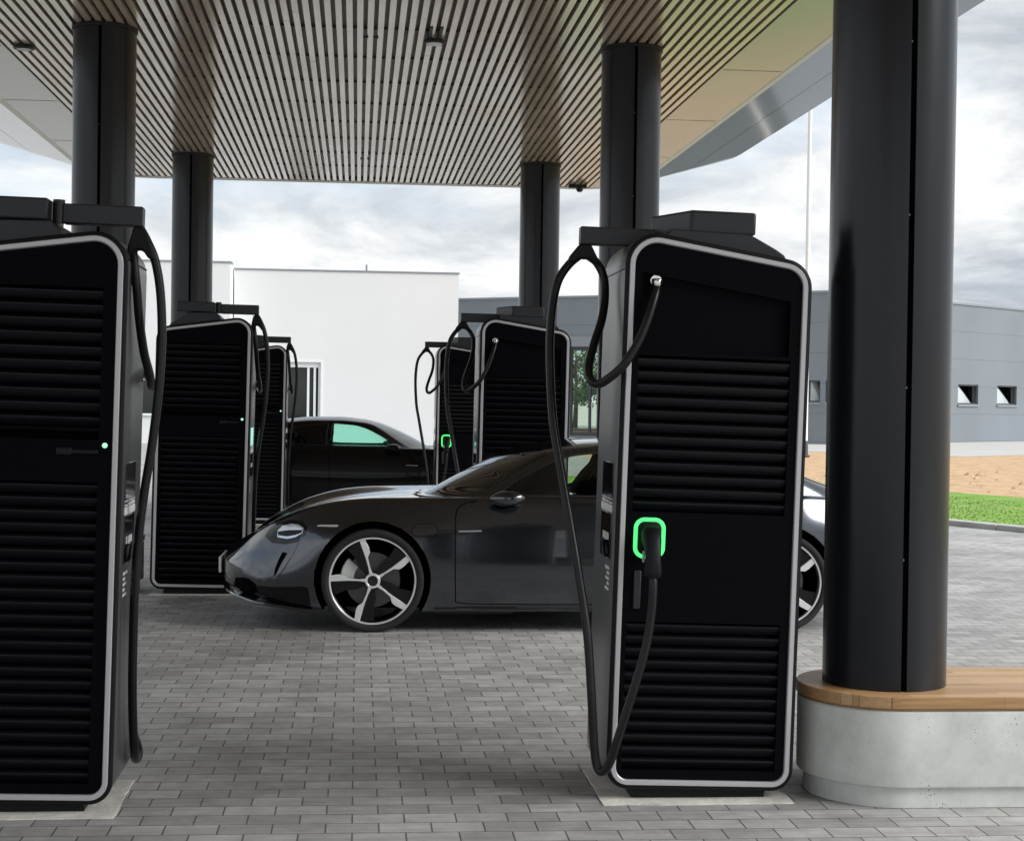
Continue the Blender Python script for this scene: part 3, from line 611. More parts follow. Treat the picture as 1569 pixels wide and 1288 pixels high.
        mb = MB(); mb.loops([rl(0, .001), rl(0, -.006), rl(.003, -.009), rl(.013, -.009), rl(.016, -.006), rl(.016, .001)], cap0=False, cap1=False); bld(mb, 'light_ring', M['led'])
        mb = MB(); mb.loops([rl(.018, .001), rl(.018, -.012), rl(.026, -.016)], cap0=False); bld(mb, 'socket', M['black'])
        mb = MB()      # plug: head plus a handle bending down and outwards
        prof = [((-.253, -.010, 1.105), .040, .042), ((-.253, -.045, 1.100), .040, .042), ((-.253, -.075, 1.078), .036, .036), ((-.253, -.098, 1.045), .031, .031), ((-.253, -.108, 1.005), .031, .028), ((-.253, -.109, .965), .036, .030), ((-.253, -.107, .945), .034, .028), ((-.253, -.106, .936), .022, .022)]
        rings = []
        for i, (c, hx, hy) in enumerate(prof):
            p0 = Vector(prof[max(i - 1, 0)][0]); p1 = Vector(prof[min(i + 1, len(prof) - 1)][0]); t = (p1 - p0).normalized(); ux = Vector((1, 0, 0)); uy = t.cross(ux).normalized()
            rings.append([tuple(Vector(c) + ux * hx * math.copysign(abs(math.cos(a)) ** .6, math.cos(a)) + uy * hy * math.copysign(abs(math.sin(a)) ** .6, math.sin(a))) for a in [2 * math.pi * k / 20 for k in range(20)]])
        mb.loops(rings); pl = bld(mb, 'plug', M['black'])
        mb = MB(); mb.tube([(-.292, -.10, 1.045), (-.293, -.108, 1.0)], .006, 8); mb2 = bld(mb, 'latch', M['zinc'], parent=pl)
        mb = MB(); mb.box(-.312, -.282, -.010, .004, .795, .955); bld(mb, 'door_handle', M['arm'], bevel=.004)
    else:
        mb = MB(); mb.lathe([(0, .004), (.0105, .004), (.0105, -.004), (.006, -.006), (0, -.0065)], 20, axis='y', c=(-.327, -.001, 1.468)); bld(mb, 'status_light', M['led_dot'])
        mb = MB(); mb.box(-.302, -.14, -.010, .004, 1.432, 1.450); mb.box(-.2, -.14, -.012, .004, 1.426, 1.456); bld(mb, 'door_handle', M['black'], bevel=.004)
    return e
def place(e, x, y, lean, label=None):
    e.location = (x, y, 0.0); e.rotation_euler = (0, R(lean), 0)
    if label: e['label'] = label
    return e
cr_ = place(charger(1, 'large black charger at right with a plug in its lit green socket'), 1.443, 6.70, 1.4)
cl_ = place(charger(-1, 'large black louvred charger cut off by the left picture edge'), -1.348, 6.57, 1.15)
r2 = place(copy_tree(cr_), 1.415, 14.02, .7, 'black charger with a hanging cable loop behind the grey car roof')
place(copy_tree(cr_), 1.42, 21.5, .4, 'small distant charger with a green lit plug in the far right row')
l2 = place(copy_tree(cl_), -1.305, 13.75, .9, 'black louvred charger behind the nose of the grey car')
place(copy_tree(cl_), -1.325, 21.2, .6, 'small distant louvred charger in front of the black car tail')
for ch in r2.children:
    if ch.name.startswith('light_ring'):
        ch.data = ch.data.copy(); ch.data.materials[0] = M['black']
for ch in l2.children:
    if ch.name.startswith('touch_screen'):
        ch.data = ch.data.copy(); ch.data.materials[0] = M['screen_lit']; ch['label'] = 'pale lit mint touch screen'
def pad(x, y, label):
    mb = MB(); rp = random.Random(int(x * 100)); pts = []
    cs = [(-.40, -.075), (.40, -.075), (.40, .56), (-.40, .56)]
    for i in range(4):
        a, b2 = cs[i], cs[(i + 1) % 4]
        for k in range(10):
            t = k / 10; j = 0 if k == 0 else rp.uniform(-.006, .006)
            pts.append((a[0] + (b2[0] - a[0]) * t + (j if i % 2 else 0), a[1] + (b2[1] - a[1]) * t + (0 if i % 2 else j)))
    mb.prism_z(pts, -.02, .005); o = mb.build('concrete_pad', M['conc'], smooth=0, loc=(x, y, 0))
    tag(o, label, 'concrete pad', 'pale concrete pads under the chargers')
pad(1.43, 6.70, 'pale concrete pad under the large right charger')
pad(-1.335, 6.57, 'pale concrete pad under the large left charger')
pad(1.41, 14.02, 'pale concrete pad under the charger behind the grey car roof')
pad(1.42, 21.5, 'pale concrete pad under the far right charger')
pad(-1.30, 13.75, 'pale concrete pad under the charger behind the grey car nose')
pad(-1.325, 21.2, 'pale concrete pad under the far left charger')

# ------------------------------------------------------------------ cars
def pchip(xs, ys):
    xs = np.array(xs, float); ys = np.array(ys, float); h = np.diff(xs); d = np.diff(ys) / h; m = np.zeros_like(xs)
    for i in range(1, len(xs) - 1):
        if d[i - 1] * d[i] > 0:
            w1 = 2 * h[i] + h[i - 1]; w2 = h[i] + 2 * h[i - 1]; m[i] = (w1 + w2) / (w1 / d[i - 1] + w2 / d[i])
    m[0] = d[0]; m[-1] = d[-1]
    def f(x):
        i = int(np.clip(np.searchsorted(xs, x) - 1, 0, len(h) - 1)); t = (x - xs[i]) / h[i]
        return float((1 + 2 * t) * (1 - t) ** 2 * ys[i] + t * (1 - t) ** 2 * h[i] * m[i] + t * t * (3 - 2 * t) * ys[i + 1] + t * t * (t - 1) * h[i] * m[i + 1])
    return f
BX = [-1.125, -1.117, -1.10, -1.05, -.95, -.80, -.60, -.30, 0, .35, .6, 1.5, 2.4, 2.8, 3.1, 3.4, 3.7, 3.84, 3.88]
T = {k: pchip(BX, v) for k, v in dict(
    z0=[.440, .460, .487, .538, .602, .688, .785, .868, .912, .934, .940, .948, .950, .960, 1.0, .99, .955, .92, .88],
    zc=[.436, .457, .487, .560, .668, .768, .852, .914, .936, .942, .945, .952, .962, .975, .985, .975, .94, .90, .86],
    yc=[.38, .44, .51, .575, .63, .69, .74, .785, .80, .82, .845, .86, .86, .86, .86, .83, .76, .72, .68],
    ym=[.46, .57, .69, .80, .86, .90, .935, .965, .975, .962, .952, .948, .962, .978, .985, .965, .90, .84, .78],
    zb=[.335, .300, .270, .23, .20, .17, .15, .135, .13, .13, .13, .13, .13, .14, .16, .20, .28, .34, .40],
    zm=[.385, .38, .38, .39, .42, .46, .50, .54, .55, .52, .48, .46, .50, .55, .58, .56, .55, .56, .58]).items()}
def bow(x, y):
    q = (abs(y) / .95) ** 2.2
    if x < 0: return x + .38 * min(1, -x / 1.1) * q
    if x > 2.9: return x - .30 * (x - 2.9) / .98 * q
    return x
def body_section(x):
    g = lambda k: T[k](x)
    ym, yc, zb, zm, zc, z0 = g('ym'), g('yc'), g('zb'), g('zm'), g('zc'), g('z0')
    fr = max(0, min(1, (-.55 - x) / .25)) * max(0, min(1, (x + 1.125) / .06))
    hood = max(0, min(1, (.55 - x) / .5)); dip = .014 * hood * min(1, (x + 1.1) / .4)
    P = [(0, zb), (.62 * ym, zb + .005), (ym - .055, zb + .012), (ym - .022, zb + .075), (ym + .006 * fr, zm - .03 * fr), (ym - .012 - .030 * fr, zm + .42 * (zc - zm)), (.45 * ym + .55 * yc - .004 * fr, zm + .80 * (zc - zm) + .02 * fr), (yc, zc), (yc * .88, zc - .5 * dip + .004), (yc * .65, z0 - dip + .1 * (zc - z0)), (yc * .3, z0 - .25 * dip - .004), (0, z0)]
    return [(p[0], p[1]) for p in catmull([(0, a, b) for a, b in P], 5) for p in [(p[1], p[2])]]
CXS = [.28, .36, .634, .833, 1.034, 1.16, 1.387, 1.717, 2.0, 2.5, 2.9, 3.11, 3.33, 3.6, 3.72]
CZT = pchip(CXS, [.90, .928, 1.073, 1.175, 1.262, 1.305, 1.347, 1.373, 1.372, 1.325, 1.235, 1.163, 1.075, .985, .955])
CWB = pchip([.28, .8, 1.6, 2.6, 3.1, 3.5, 3.72], [.80, .84, .85, .85, .82, .74, .66])
def cab_pt(x, v):          # v 0..1: sill to roof centre (half section)
    H = CZT(x) - .935; wb = CWB(x); wt = wb / .85
    P = [(wb, -.02), (wb - .004, .0), (.825 * wt, .20), (.765 * wt, .56), (.70 * wt, .815), (.62 * wt, .92), (.36 * wt, .985), (0, 1.0)]
    f = cab_pt.cache.get(round(x, 4))
    if f is None:
        f = catmull([(a, b, 0) for a, b in P], 6); cab_pt.cache[round(x, 4)] = f
    t = v * (len(f) - 1); i = min(int(t), len(f) - 2); t -= i
    y = f[i][0] * (1 - t) + f[i + 1][0] * t; fr = f[i][1] * (1 - t) + f[i + 1][1] * t
    z = .935 + max(H, .0) * fr - (.02 if fr < 0 else 0)
    bw = float(np.interp(x, [.36, .74, 1.32], [.38, .27, 0])) * (abs(y) / .72) ** 2
    return (x + bw, y, z)
cab_pt.cache = {}
def apply_mods(o):
    dg = bpy.context.evaluated_depsgraph_get(); dg.update()
    me = bpy.data.meshes.new_from_object(o.evaluated_get(dg)); old = o.data; o.modifiers.clear(); o.data = me; return o
def carve(o, make_cutter, ok):
    src = o.data
    for k in range(12):
        c = make_cutter(.00013 * k); bo = o.modifiers.new('carve', 'BOOLEAN'); bo.operation = 'DIFFERENCE'; bo.solver = 'EXACT'; bo.object = c
        dg = bpy.context.evaluated_depsgraph_get(); dg.update(); me = bpy.data.meshes.new_from_object(o.evaluated_get(dg))
        o.modifiers.remove(o.modifiers[-1]); bpy.data.objects.remove(c)
        bm = bmesh.new(); bm.from_mesh(me); tree = BVHTree.FromBMesh(bm); bm.free()
        if ok(tree): break
    o.modifiers.clear(); o.data = me
    while len(me.materials) > 2: me.materials.pop()
    return o
def side_hit(tree, x, z, sd):
    h = tree.ray_cast(Vector((x, sd * 3, z)), Vector((0, -sd, 0)))[0]
    return None if h is None else abs(h.y) * (1 if h.y * sd > 0 else -1)
def poly_patch(bvh, poly, side, off, res=.035, inset=.004):
    pts = []; n = len(poly)
    for i in range(n):
        a, b2 = Vector(poly[i]), Vector(poly[(i + 1) % n]); k = max(1, int((b2 - a).length / res))
        pts += [a + (b2 - a) * j / k for j in range(k)]
    nb = len(pts); edges = [(i, (i + 1) % nb) for i in range(nb)]
    xs = [p.x for p in pts]; zs = [p.y for p in pts]
    def inside(x, z):
        c = False
        for i in range(nb):
            a, b2 = pts[i], pts[i - 1]
            if (a.y > z) != (b2.y > z) and x < (b2.x - a.x) * (z - a.y) / (b2.y - a.y) + a.x: c = not c
        return c
    ins = []
    x = min(xs) + res * .5
    while x < max(xs):
        z = min(zs) + res * .5
        while z < max(zs):
            if inside(x, z) and min((Vector((x, z)) - p).length for p in pts) > res * .45: ins.append(Vector((x, z)))
            z += res
        x += res
    vs, es, fs, *_ = delaunay_2d_cdt(pts + ins, edges, [list(range(nb))], 1, 1e-5)
    V = []; 
    for p in vs:
        h, nn, _, _ = bvh.ray_cast(Vector((p.x, side * 3, p.y)), Vector((0, -side, 0)))
        if h is None: h, nn, _, _ = bvh.find_nearest(Vector((p.x, side * .9, p.y)))
        if nn.y * side < 0: nn = -nn
        V.append((h, nn))
    mb = MB(); k = len(V)
    top = [tuple(h + nn * off) for h, nn in V]; bot = [tuple(h + nn * (off - inset)) for h, nn in V]
    mb.add(top + bot, [tuple(f) for f in fs] + [tuple(k + i for i in reversed(f)) for f in fs])
    cnt = {}
    for f in fs:
        for i in range(len(f)):
            ed = (f[i], f[(i + 1) % len(f)]); cnt[ed] = 1
    bd = [ed for ed in cnt if (ed[1], ed[0]) not in cnt]
    mb.add(top + bot, [(a, b2, k + b2, k + a) for a, b2 in bd])
    return mb
def seam(bvh, pts, side, r=.0045, mbx=None):
    P = catmull([(p[0], p[1], 0) for p in pts], 6); out = []
    for p in P:
        h, nn, _, _ = bvh.ray_cast(Vector((p[0], side * 3, p[1])), Vector((0, -side, 0)))
        if h: out.append(tuple(h + Vector((0, side, 0)) * (-r * .4)))
    mb = mbx or MB(); mb.tube(out, r, 6); return mb
def make_wheel(parent, x, side):
    w = MB()           # dark rim body
    yo = -.955
    w.lathe([(.302, .13 - .01), (.306, .02), (.298, -.09), (.297, -.112), (.306, -.118), (.306, -.10), (.290, -.085), (.285, .10)], 56, axis='y', cap=False)
    w.lathe([(.0, -.098), (.058, -.098), (.064, -.09), (.064, .02), (0, .02)], 32, axis='y')
    def fan(a0, da, r): return (r * math.cos(a0 + da), r * math.sin(a0 + da))
    for i in range(5):
        a = R(105 + 72 * i)
        d = [(.045, .16), (.12, .13), (.29, .04), (.292, .16), (.285, .42), (.20, .40), (.13, .55), (.05, .7)]
        poly = [fan(a, q, r) for r, q in d]; w.prism_y(poly, -.088, -.055)
    rim = w.build('wheel', M['rim_dark'], parent, smooth=30)
    rim.location = (x, side * (-yo - .12) if side > 0 else -( -yo - .12), .364)
    rim.rotation_euler = (0, 0, 0 if side < 0 else math.pi)
    b = MB()
    b.lathe([(.296, -.108), (.297, -.1165), (.300, -.119), (.308, -.119), (.311, -.1165), (.311, -.108)], 72, axis='y', cap=False)
    for i in range(5):
        a = R(105 + 72 * i); ux = (math.cos(a), math.sin(a)); tx = (-math.sin(a), math.cos(a))
        d = [(.040, .012), (.10, .006), (.17, .008), (.295, .020), (.295, -.021), (.235, -.034), (.203, -.033), (.170, -.009), (.10, -.006), (.040, -.016)]
        b.prism_y([(ux[0] * r + tx[0] * q, ux[1] * r + tx[1] * q) for r, q in d], -.1125, -.09)
    b.lathe([(.036, -.0985), (.038, -.1135), (.052, -.1135), (.056, -.0985)], 40, axis='y', cap=False)
    b.build('polished_spokes', M['rim_bright'], rim, smooth=25, bevel=.0015, seg=1)
    t = MB(); pr = [(.308, -.112), (.318, -.128), (.335, -.135), (.352, -.130), (.361, -.115), (.3645, -.09), (.3648, 0), (.3645, .09), (.361, .115), (.352, .13), (.335, .135), (.318, .128), (.308, .112)]
    t.lathe(pr, 72, axis='y', cap=False)
    t.build('tyre', M['tyre'], rim, smooth=40)
    c = MB(); c.lathe([(0, -.104), (.03, -.106), (.036, -.102), (.037, -.09), (0, -.09)], 28, axis='y'); c.build('centre_cap', M['dark_plastic'], rim)
    dd = MB(); dd.lathe([(.05, -.03), (.195, -.03), (.197, -.026), (.197, -.004), (.05, -.004)], 56, axis='y', cap=False)
    dd.build('brake_disc', M['disc'], rim)
    cc = MB(); pts = []
    for k in range(9): a = R(138 + 5 * k); pts.append((.232 * math.cos(a), .232 * math.sin(a)))
    for k in range(8, -1, -1): a = R(138 + 5 * k); pts.append((.135 * math.cos(a), .135 * math.sin(a)))
    cc.prism_y(pts, -.050, .02); cc.build('brake_caliper', M['caliper'], rim, bevel=.006)
    return rim
def make_car(name_label, paint, glassm, rear_glass, seats):
    e = empty('parked_car'); tag(e, name_label, 'car', 'cars parked at the chargers')
    # ---- body
    xs = list(np.linspace(-1.125, -1.05, 14)) + list(np.linspace(-1.03, -.9, 7)) + list(np.linspace(-.88, .6, 46)) + list(np.linspace(.64, 2.6, 36)) + list(np.linspace(2.64, 3.88, 38))
    mb = MB(); Ls = []
    for x in xs:
        h = body_section(x)
        full = [(bow(x, y), -y, z) for y, z in h] + [(bow(x, y), y, z) for y, z in reversed(h[1:-1])]
        Ls.append(full)
    mb.loops(Ls, cap0=False, cap1=False)
    for x in (xs[0], xs[-1]):
        h = body_section(x); nc = 24; rows = []
        for y, z in h: rows.append([(bow(x, y * t), y * t, z) for t in np.linspace(-1, 1, nc + 1)])
        for a, b2 in zip(rows[:-1], rows[1:]):
            mb.add(a + b2, [(i, i + 1, nc + 2 + i, nc + 1 + i) for i in range(nc)])
    body = mb.build('body', [paint, M['void']], e, smooth=0)
    bm = bmesh.new(); bm.from_mesh(body.data); bmesh.ops.remove_doubles(bm, verts=bm.verts, dist=2e-6)
    bmesh.ops.recalc_face_normals(bm, faces=bm.faces); bm.to_mesh(body.data); bm.free()
    def arch_cutter(j):
        cut = MB()
        for ax in (0, 2.93):
            for sd in (-1, 1): cut.lathe([(.412 + j, (.62 + j) * sd), (.412 + j, 1.3 * sd)], 80, axis='y', c=(ax + j * .7, 0, .372 + j))
        return cut.build('arch_cutter', M['void'], None, smooth=0)
    def arch_ok(t):
        for ax in (0, 2.93):
            for sd in (-1, 1):
                for q in range(9):
                    a = .25 + q * .33; h = side_hit(t, ax + .36 * math.cos(a), .372 + .36 * math.sin(a), sd)
                    if h is None or abs(h - .62) > .01: return False
        for x, z in ((-.6, .45), (.8, .6), (1.6, .5), (2.2, .6), (3.5, .6), (0, .83), (2.93, .83)):
            for sd in (-1, 1):
                h = side_hit(t, x, z, sd)
                if h is None or h < .7: return False
        return True
    carve(body, arch_cutter, arch_ok); me = body.data
    mi = [0] * len(me.polygons)
    for p in me.polygons:
        c = p.center
        for ax in (0, 2.93):
            dd = math.hypot(c.x - ax, c.z - .372)
            if abs(c.y) > .615 and abs(c.y) < 1.0 and dd < .4135 and (abs(abs(c.y) - .62) < .004 or dd > .404): mi[p.index] = 1
    me.polygons.foreach_set('material_index', mi)
    me.polygons.foreach_set('use_smooth', [True] * len(me.polygons)); me.set_sharp_from_angle(angle=R(32))
    bm = bmesh.new(); bm.from_mesh(me); bvh = BVHTree.FromBMesh(bm); bm.free()
    # ---- cabin
    cxs = list(np.linspace(.30, 1.4, 40)) + list(np.linspace(1.43, 3.72, 56)); nv = 42
    mb = MB(); Ls = []
    for x in cxs:
        h = [cab_pt(x, v / nv) for v in range(nv + 1)]
        Ls.append([(p[0], -p[1], p[2]) for p in h] + [(p[0], p[1], p[2]) for p in reversed(h[:-1])])
    mb.loops(Ls, closed=False, cap0=False, cap1=False); cab = mb.build('cabin', [paint, M['void']], e, smooth=0, recalc=False)
    cme = cab.data
    if sum(p.normal.z for p in cme.polygons) < 0: cme.flip_normals()
    bm = bmesh.new(); bm.from_mesh(cme); cbvh = BVHTree.FromBMesh(bm); bm.free()
    FW = [(.90, .972), (.98, 1.035), (1.08, 1.10), (1.20, 1.166), (1.32, 1.222), (1.44, 1.258), (1.54, 1.272), (1.66, 1.280), (1.785, 1.282), (1.80, 1.10), (1.805, .980)]
    RW = [(1.875, .984), (1.87, 1.12), (1.855, 1.280), (1.95, 1.274), (2.15, 1.252), (2.35, 1.213), (2.52, 1.160), (2.64, 1.105), (2.70, 1.055), (2.68, 1.010), (2.62, .998)]
    sm = cab.modifiers.new('solid', 'SOLIDIFY'); sm.thickness = .03; sm.offset = -1; sm.material_offset = 1; sm.material_offset_rim = 1
    apply_mods(cab)
    def win_cutter(j):
        cut = MB()
        for P in (FW, RW): cut.prism_y([(p[0] + j, p[1] + j) for p in P], -1.5, 1.5 + j)
        return cut.build('window_cutter', M['void'], None, smooth=0)
    def win_ok(t):
        for x, z in ((1.2, 1.08), (1.45, 1.15), (1.6, 1.2), (1.95, 1.15), (2.2, 1.12), (2.5, 1.08)):
            if side_hit(t, x, z, -1) is not None: return False
        for x, z in ((1.838, 1.15), (1.45, 1.30), (2.2, 1.30), (1.0, 1.12)):
            for sd in (-1, 1):
                h = side_hit(t, x, z, sd)
                if h is None or h < .3: return False
        return True
    carve(cab, win_cutter, win_ok); cme = cab.data
    cme.polygons.foreach_set('use_smooth', [True] * len(cme.polygons)); cme.set_sharp_from_angle(angle=R(32))
    for sd in (-1, 1):
        poly_patch(cbvh, FW, sd, -.004, .05, .003).build('side_window', glassm, e, smooth=30)
        poly_patch(cbvh, RW, sd, -.004, .05, .003).build('side_window', rear_glass, e, smooth=30)
        s1 = seam(cbvh, FW + [FW[0]], sd, .007); s1 = seam(cbvh, RW + [RW[0]], sd, .007, s1); s1.build('window_seal', M['dark_plastic'], e)
    def over(x0, x1, v0, nx, off, name):
        Ls = []
        vs_ = list(np.linspace(v0, 1, 14))
        for x in np.linspace(x0, x1, nx):
            h = [cab_pt(float(x), float(v)) for v in vs_]
            Ls.append([Vector((p[0], -p[1], p[2])) for p in h] + [Vector((p[0], p[1], p[2])) for p in reversed(h[:-1])])
        n = len(Ls[0]); O = []
        for i in range(nx):
            row = []
            for j in range(n):
                du = Ls[min(i + 1, nx - 1)][j] - Ls[max(i - 1, 0)][j]; dv = Ls[i][min(j + 1, n - 1)] - Ls[i][max(j - 1, 0)]
                nn = du.cross(dv).normalized(); nn = nn if nn.z > 0 else -nn
                row.append((tuple(Ls[i][j] + nn * off), tuple(Ls[i][j] - nn * .002)))
            O.append(row)
        mb = MB(); a = [[q[0] for q in r_] for r_ in O]; b2 = [[q[1] for q in r_] for r_ in O]
        loopsL = [a[i] + list(reversed(b2[i])) for i in range(nx)]
        mb.loops(loopsL); return mb.build(name, M['windscreen'], e, smooth=30)
    over(.385, 1.215, .60, 26, .004, 'windscreen'); over(2.72, 3.50, .64, 20, .004, 'rear_window')
    # ---- patches on both sides
    for sd in (-1, 1):
        hl = poly_patch(bvh, [(-.775, .655), (-.745, .705), (-.691, .748), (-.594, .778), (-.507, .776), (-.467, .740), (-.479, .686), (-.538, .630), (-.618, .610), (-.720, .615)], sd, .003, .02).build('headlight', M['screen'], e, smooth=50)
        poly_patch(bvh, [(-.680, .655), (-.678, .700), (-.645, .733), (-.588, .750), (-.530, .748), (-.492, .726), (-.500, .690), (-.550, .660), (-.609, .646)], sd, .006, .016).build('headlight_lens', M['lamp_glass'], hl, smooth=60)
        poly_patch(bvh, [(-.672, .668), (-.675, .692), (-.60, .706), (-.50, .712), (-.505, .694), (-.55, .676), (-.61, .664)], sd, .0085, .016).build('lens_reflection_band', M['rim_dark'], hl, smooth=60)  # dark band painted across the lens for the darker half of its reflection
        poly_patch(bvh, [(-.640, .556), (-.606, .550), (-.651, .470), (-.684, .400), (-.700, .386), (-.690, .44), (-.668, .50)], sd, .003, .014).build('air_slot', M['void'], e, smooth=40)
        seam(bvh, [(-.478, .705), (-.516, .645), (-.582, .516), (-.651, .407), (-.700, .368), (-.78, .352)], sd, .007).build('air_blade', paint, e, smooth=60)
        poly_patch(bvh, [(-.86, .312), (-.78, .311), (-.697, .309), (-.56, .316), (-.50, .322), (-.455, .31), (-.432, .18), (-.60, .172), (-.78, .195), (-.86, .235)], sd, .004, .03).build('lower_bumper', M['paint_black'], e, smooth=40)
        poly_patch(bvh, [(-.985, .345), (-.93, .352), (-.89, .350), (-.835, .313), (-.815, .262), (-.86, .240), (-.93, .250), (-1.0, .285)], sd, .008, .025).build('lower_intake', M['void'], e, smooth=40)
        poly_patch(bvh, [(-.40, .742), (-.385, .752), (-.25, .756), (-.245, .748), (-.26, .742)], sd, .004, .03).build('side_marker', M['rim_bright'], e, smooth=40)
        sm = seam(bvh, [(.74, .930), (.66, .915), (.61, .885), (.585, .82), (.582, .6), (.585, .4), (.590, .215)], sd)
        sm = seam(bvh, [(.590, .215), (.70, .203), (1.2, .200), (1.80, .200)], sd, .0045, sm)
        sm = seam(bvh, [(1.83, .95), (1.83, .6), (1.80, .35), (1.77, .2)], sd, .0045, sm)
        sm = seam(bvh, [(1.80, .2), (2.2, .205), (2.42, .30), (2.56, .50), (2.66, .75), (2.72, .92)], sd, .0045, sm)
        sm = seam(bvh, [(.30, .762), (.27, .72), (.29, .69), (.36, .68), (.44, .69), (.455, .73), (.43, .765), (.36, .772), (.30, .762)], sd, .002, sm)
        sm = seam(bvh, [(.455, .72), (.58, .725)], sd, .002, sm)
        sm.build('panel_gaps', M['void'], e)
        poly_patch(bvh, [(.605, .712), (.605, .724), (.77, .728), (.77, .716)], sd, .003, .04).build('badge', M['zinc'], e, smooth=40)
        poly_patch(bvh, [(.44, .128), (.44, .180), (.70, .186), (1.6, .186), (2.46, .186), (2.46, .135)], sd, .012, .08, .012).build('side_skirt', M['dark_plastic'], e, smooth=40)
        for hx in (1.58, 2.50): poly_patch(bvh, [(hx, .745), (hx, .768), (hx + .2, .772), (hx + .2, .749)], sd, .006, .05).build('door_handle', paint, e, smooth=40, bevel=0)
        # mirror
        mb = MB(); Ls = []
        for k in range(13):
            t = k / 12; a = math.pi * t; rr_ = math.sin(a) ** .6
            Ls.append([(.82 + .25 * t + .02 * math.cos(2 * math.pi * q / 16) * rr_, sd * (1.00 + .075 * rr_ * math.cos(2 * math.pi * q / 16) + .01 * t), .955 + .056 * rr_ * math.sin(2 * math.pi * q / 16) + .012 * t) for q in range(16)])
        mb.loops(Ls); mi_ = mb.build('wing_mirror', paint, e, smooth=60)
        mb = MB(); mb.tube([(1.0, sd * .86, .935), (1.0, sd * .93, .945), (.99, sd * .99, .958)], [.028, .022, .018], 10); mb.build('mirror_stalk', M['dark_plastic'], mi_)
        for ax in (0, 2.93): make_wheel(e, ax, sd)
    # ---- front sweep parts
    def sweep(x0, prof, ymax, name, m, zfun=lambda x: 0, side_to=None):
        P = []
        for k in range(41):
            y = -ymax + 2 * ymax * k / 40; P.append(Vector((bow(x0, y), y, 0)))
        if side_to:
            for sd in (-1, 1):
                a = P[0] if sd < 0 else P[-1]
                ext = [Vector((a.x + (side_to - a.x) * t, a.y + sd * .055 * (1 - (1 - t) ** 2), 0)) for t in (.12, .25, .4, .6, .8, 1.0)]
                P = (list(reversed(ext)) + P) if sd < 0 else P + ext
        Ls = []
        for i, p in enumerate(P):
            t = (P[min(i + 1, len(P) - 1)] - P[max(i - 1, 0)]).normalized(); nn = Vector((-t.y, t.x, 0))
            Ls.append([(p.x + nn.x * o, p.y + nn.y * o, z + zfun(p.x)) for o, z in prof])
        mb = MB(); mb.loops(Ls); return mb.build(name, m, e, smooth=35)
    sweep(-1.075, [(-.06, .02), (.035, .0), (.045, .010), (.04, .022), (-.05, .07)], .84, 'front_splitter', paint, lambda x: float(np.interp(x, [-1.1, -.8, -.42], [.225, .185, .135])), -.42)
    sweep(-1.085, [(-.03, .275), (.012, .275), (.014, .34), (-.03, .36)], .66, 'front_grille', M['dark_plastic'])
    mb = MB(); mb.box(-1.142, -1.122, -.26, .26, .345, .462); mb.build('number_plate', M['white'], e, bevel=.004)
    def rsweep(x0, z0, z1, ymax, name, m):
        Ls = []
        for k in range(33):
            y = -ymax + 2 * ymax * k / 32; x = bow(x0, y); Ls.append([(x - .04, y, z0), (x + .012, y, z0), (x + .012, y, z1), (x - .04, y, z1)])
        mb = MB(); mb.loops(Ls); mb.build(name, m, e, smooth=35)
    rsweep(3.875, .80, .835, .72, 'tail_light', M['red_lamp']); rsweep(3.865, .36, .50, .62, 'rear_diffuser', M['dark_plastic'])
    # ---- interior
    mb = MB(); mb.box(.80, 1.02, -.68, .68, .94, 1.01); mb.build('dashboard', M['seat'], e, bevel=.03)
    mb = MB(); mb.box(2.55, 3.2, -.66, .66, .94, 1.04); mb.build('parcel_shelf', M['seat'], e, bevel=.03)
    if seats:
        for sy in (-.37, .37):
            mb = MB(); Ls = []
            for (xx, zz_, hw, th) in ((1.590, .90, .24, .09), (1.660, 1.0, .235, .085), (1.720, 1.10, .21, .075), (1.760, 1.16, .13, .06), (1.770, 1.19, .125, .055), (1.790, 1.25, .115, .05), (1.800, 1.275, .07, .03)):
                Ls.append([(xx + th * math.sin(a) * .9, sy + hw * math.copysign(abs(math.cos(a)) ** .5, math.cos(a)), zz_) for a in [2 * math.pi * q / 16 for q in range(16)]])
            mb.loops(Ls); mb.build('seat', M['seat'], e, smooth=60)
        mb = MB(); mb.lathe([(.155, -.012), (.185, -.012), (.185, .012), (.155, .012)], 32, axis='x', cap=False)
        st = mb.build('steering_wheel', M['seat'], e, loc=(1.10, -.37, .99)); st.rotation_euler = (0, R(-22), 0)
        mb = MB(); mb.box(2.45, 2.60, -.62, .62, .93, 1.12); mb.build('rear_seat', M['seat'], e, bevel=.04)
    return e
car1 = make_car('dark grey metallic sports saloon parked side-on between the chargers', M['paint_grey'], M['car_glass'], M['car_glass'], True)
car1.location = (0.133, 12.52, 0); car1.rotation_euler = (0, 0, R(-.6))
car2 = make_car('black saloon with mint green side window parked by the white building', M['paint_black'], M['mint_glass'], M['privacy'], False)
car2.location = (1.45, 23.55, 0); car2.rotation_euler = (0, 0, math.pi)

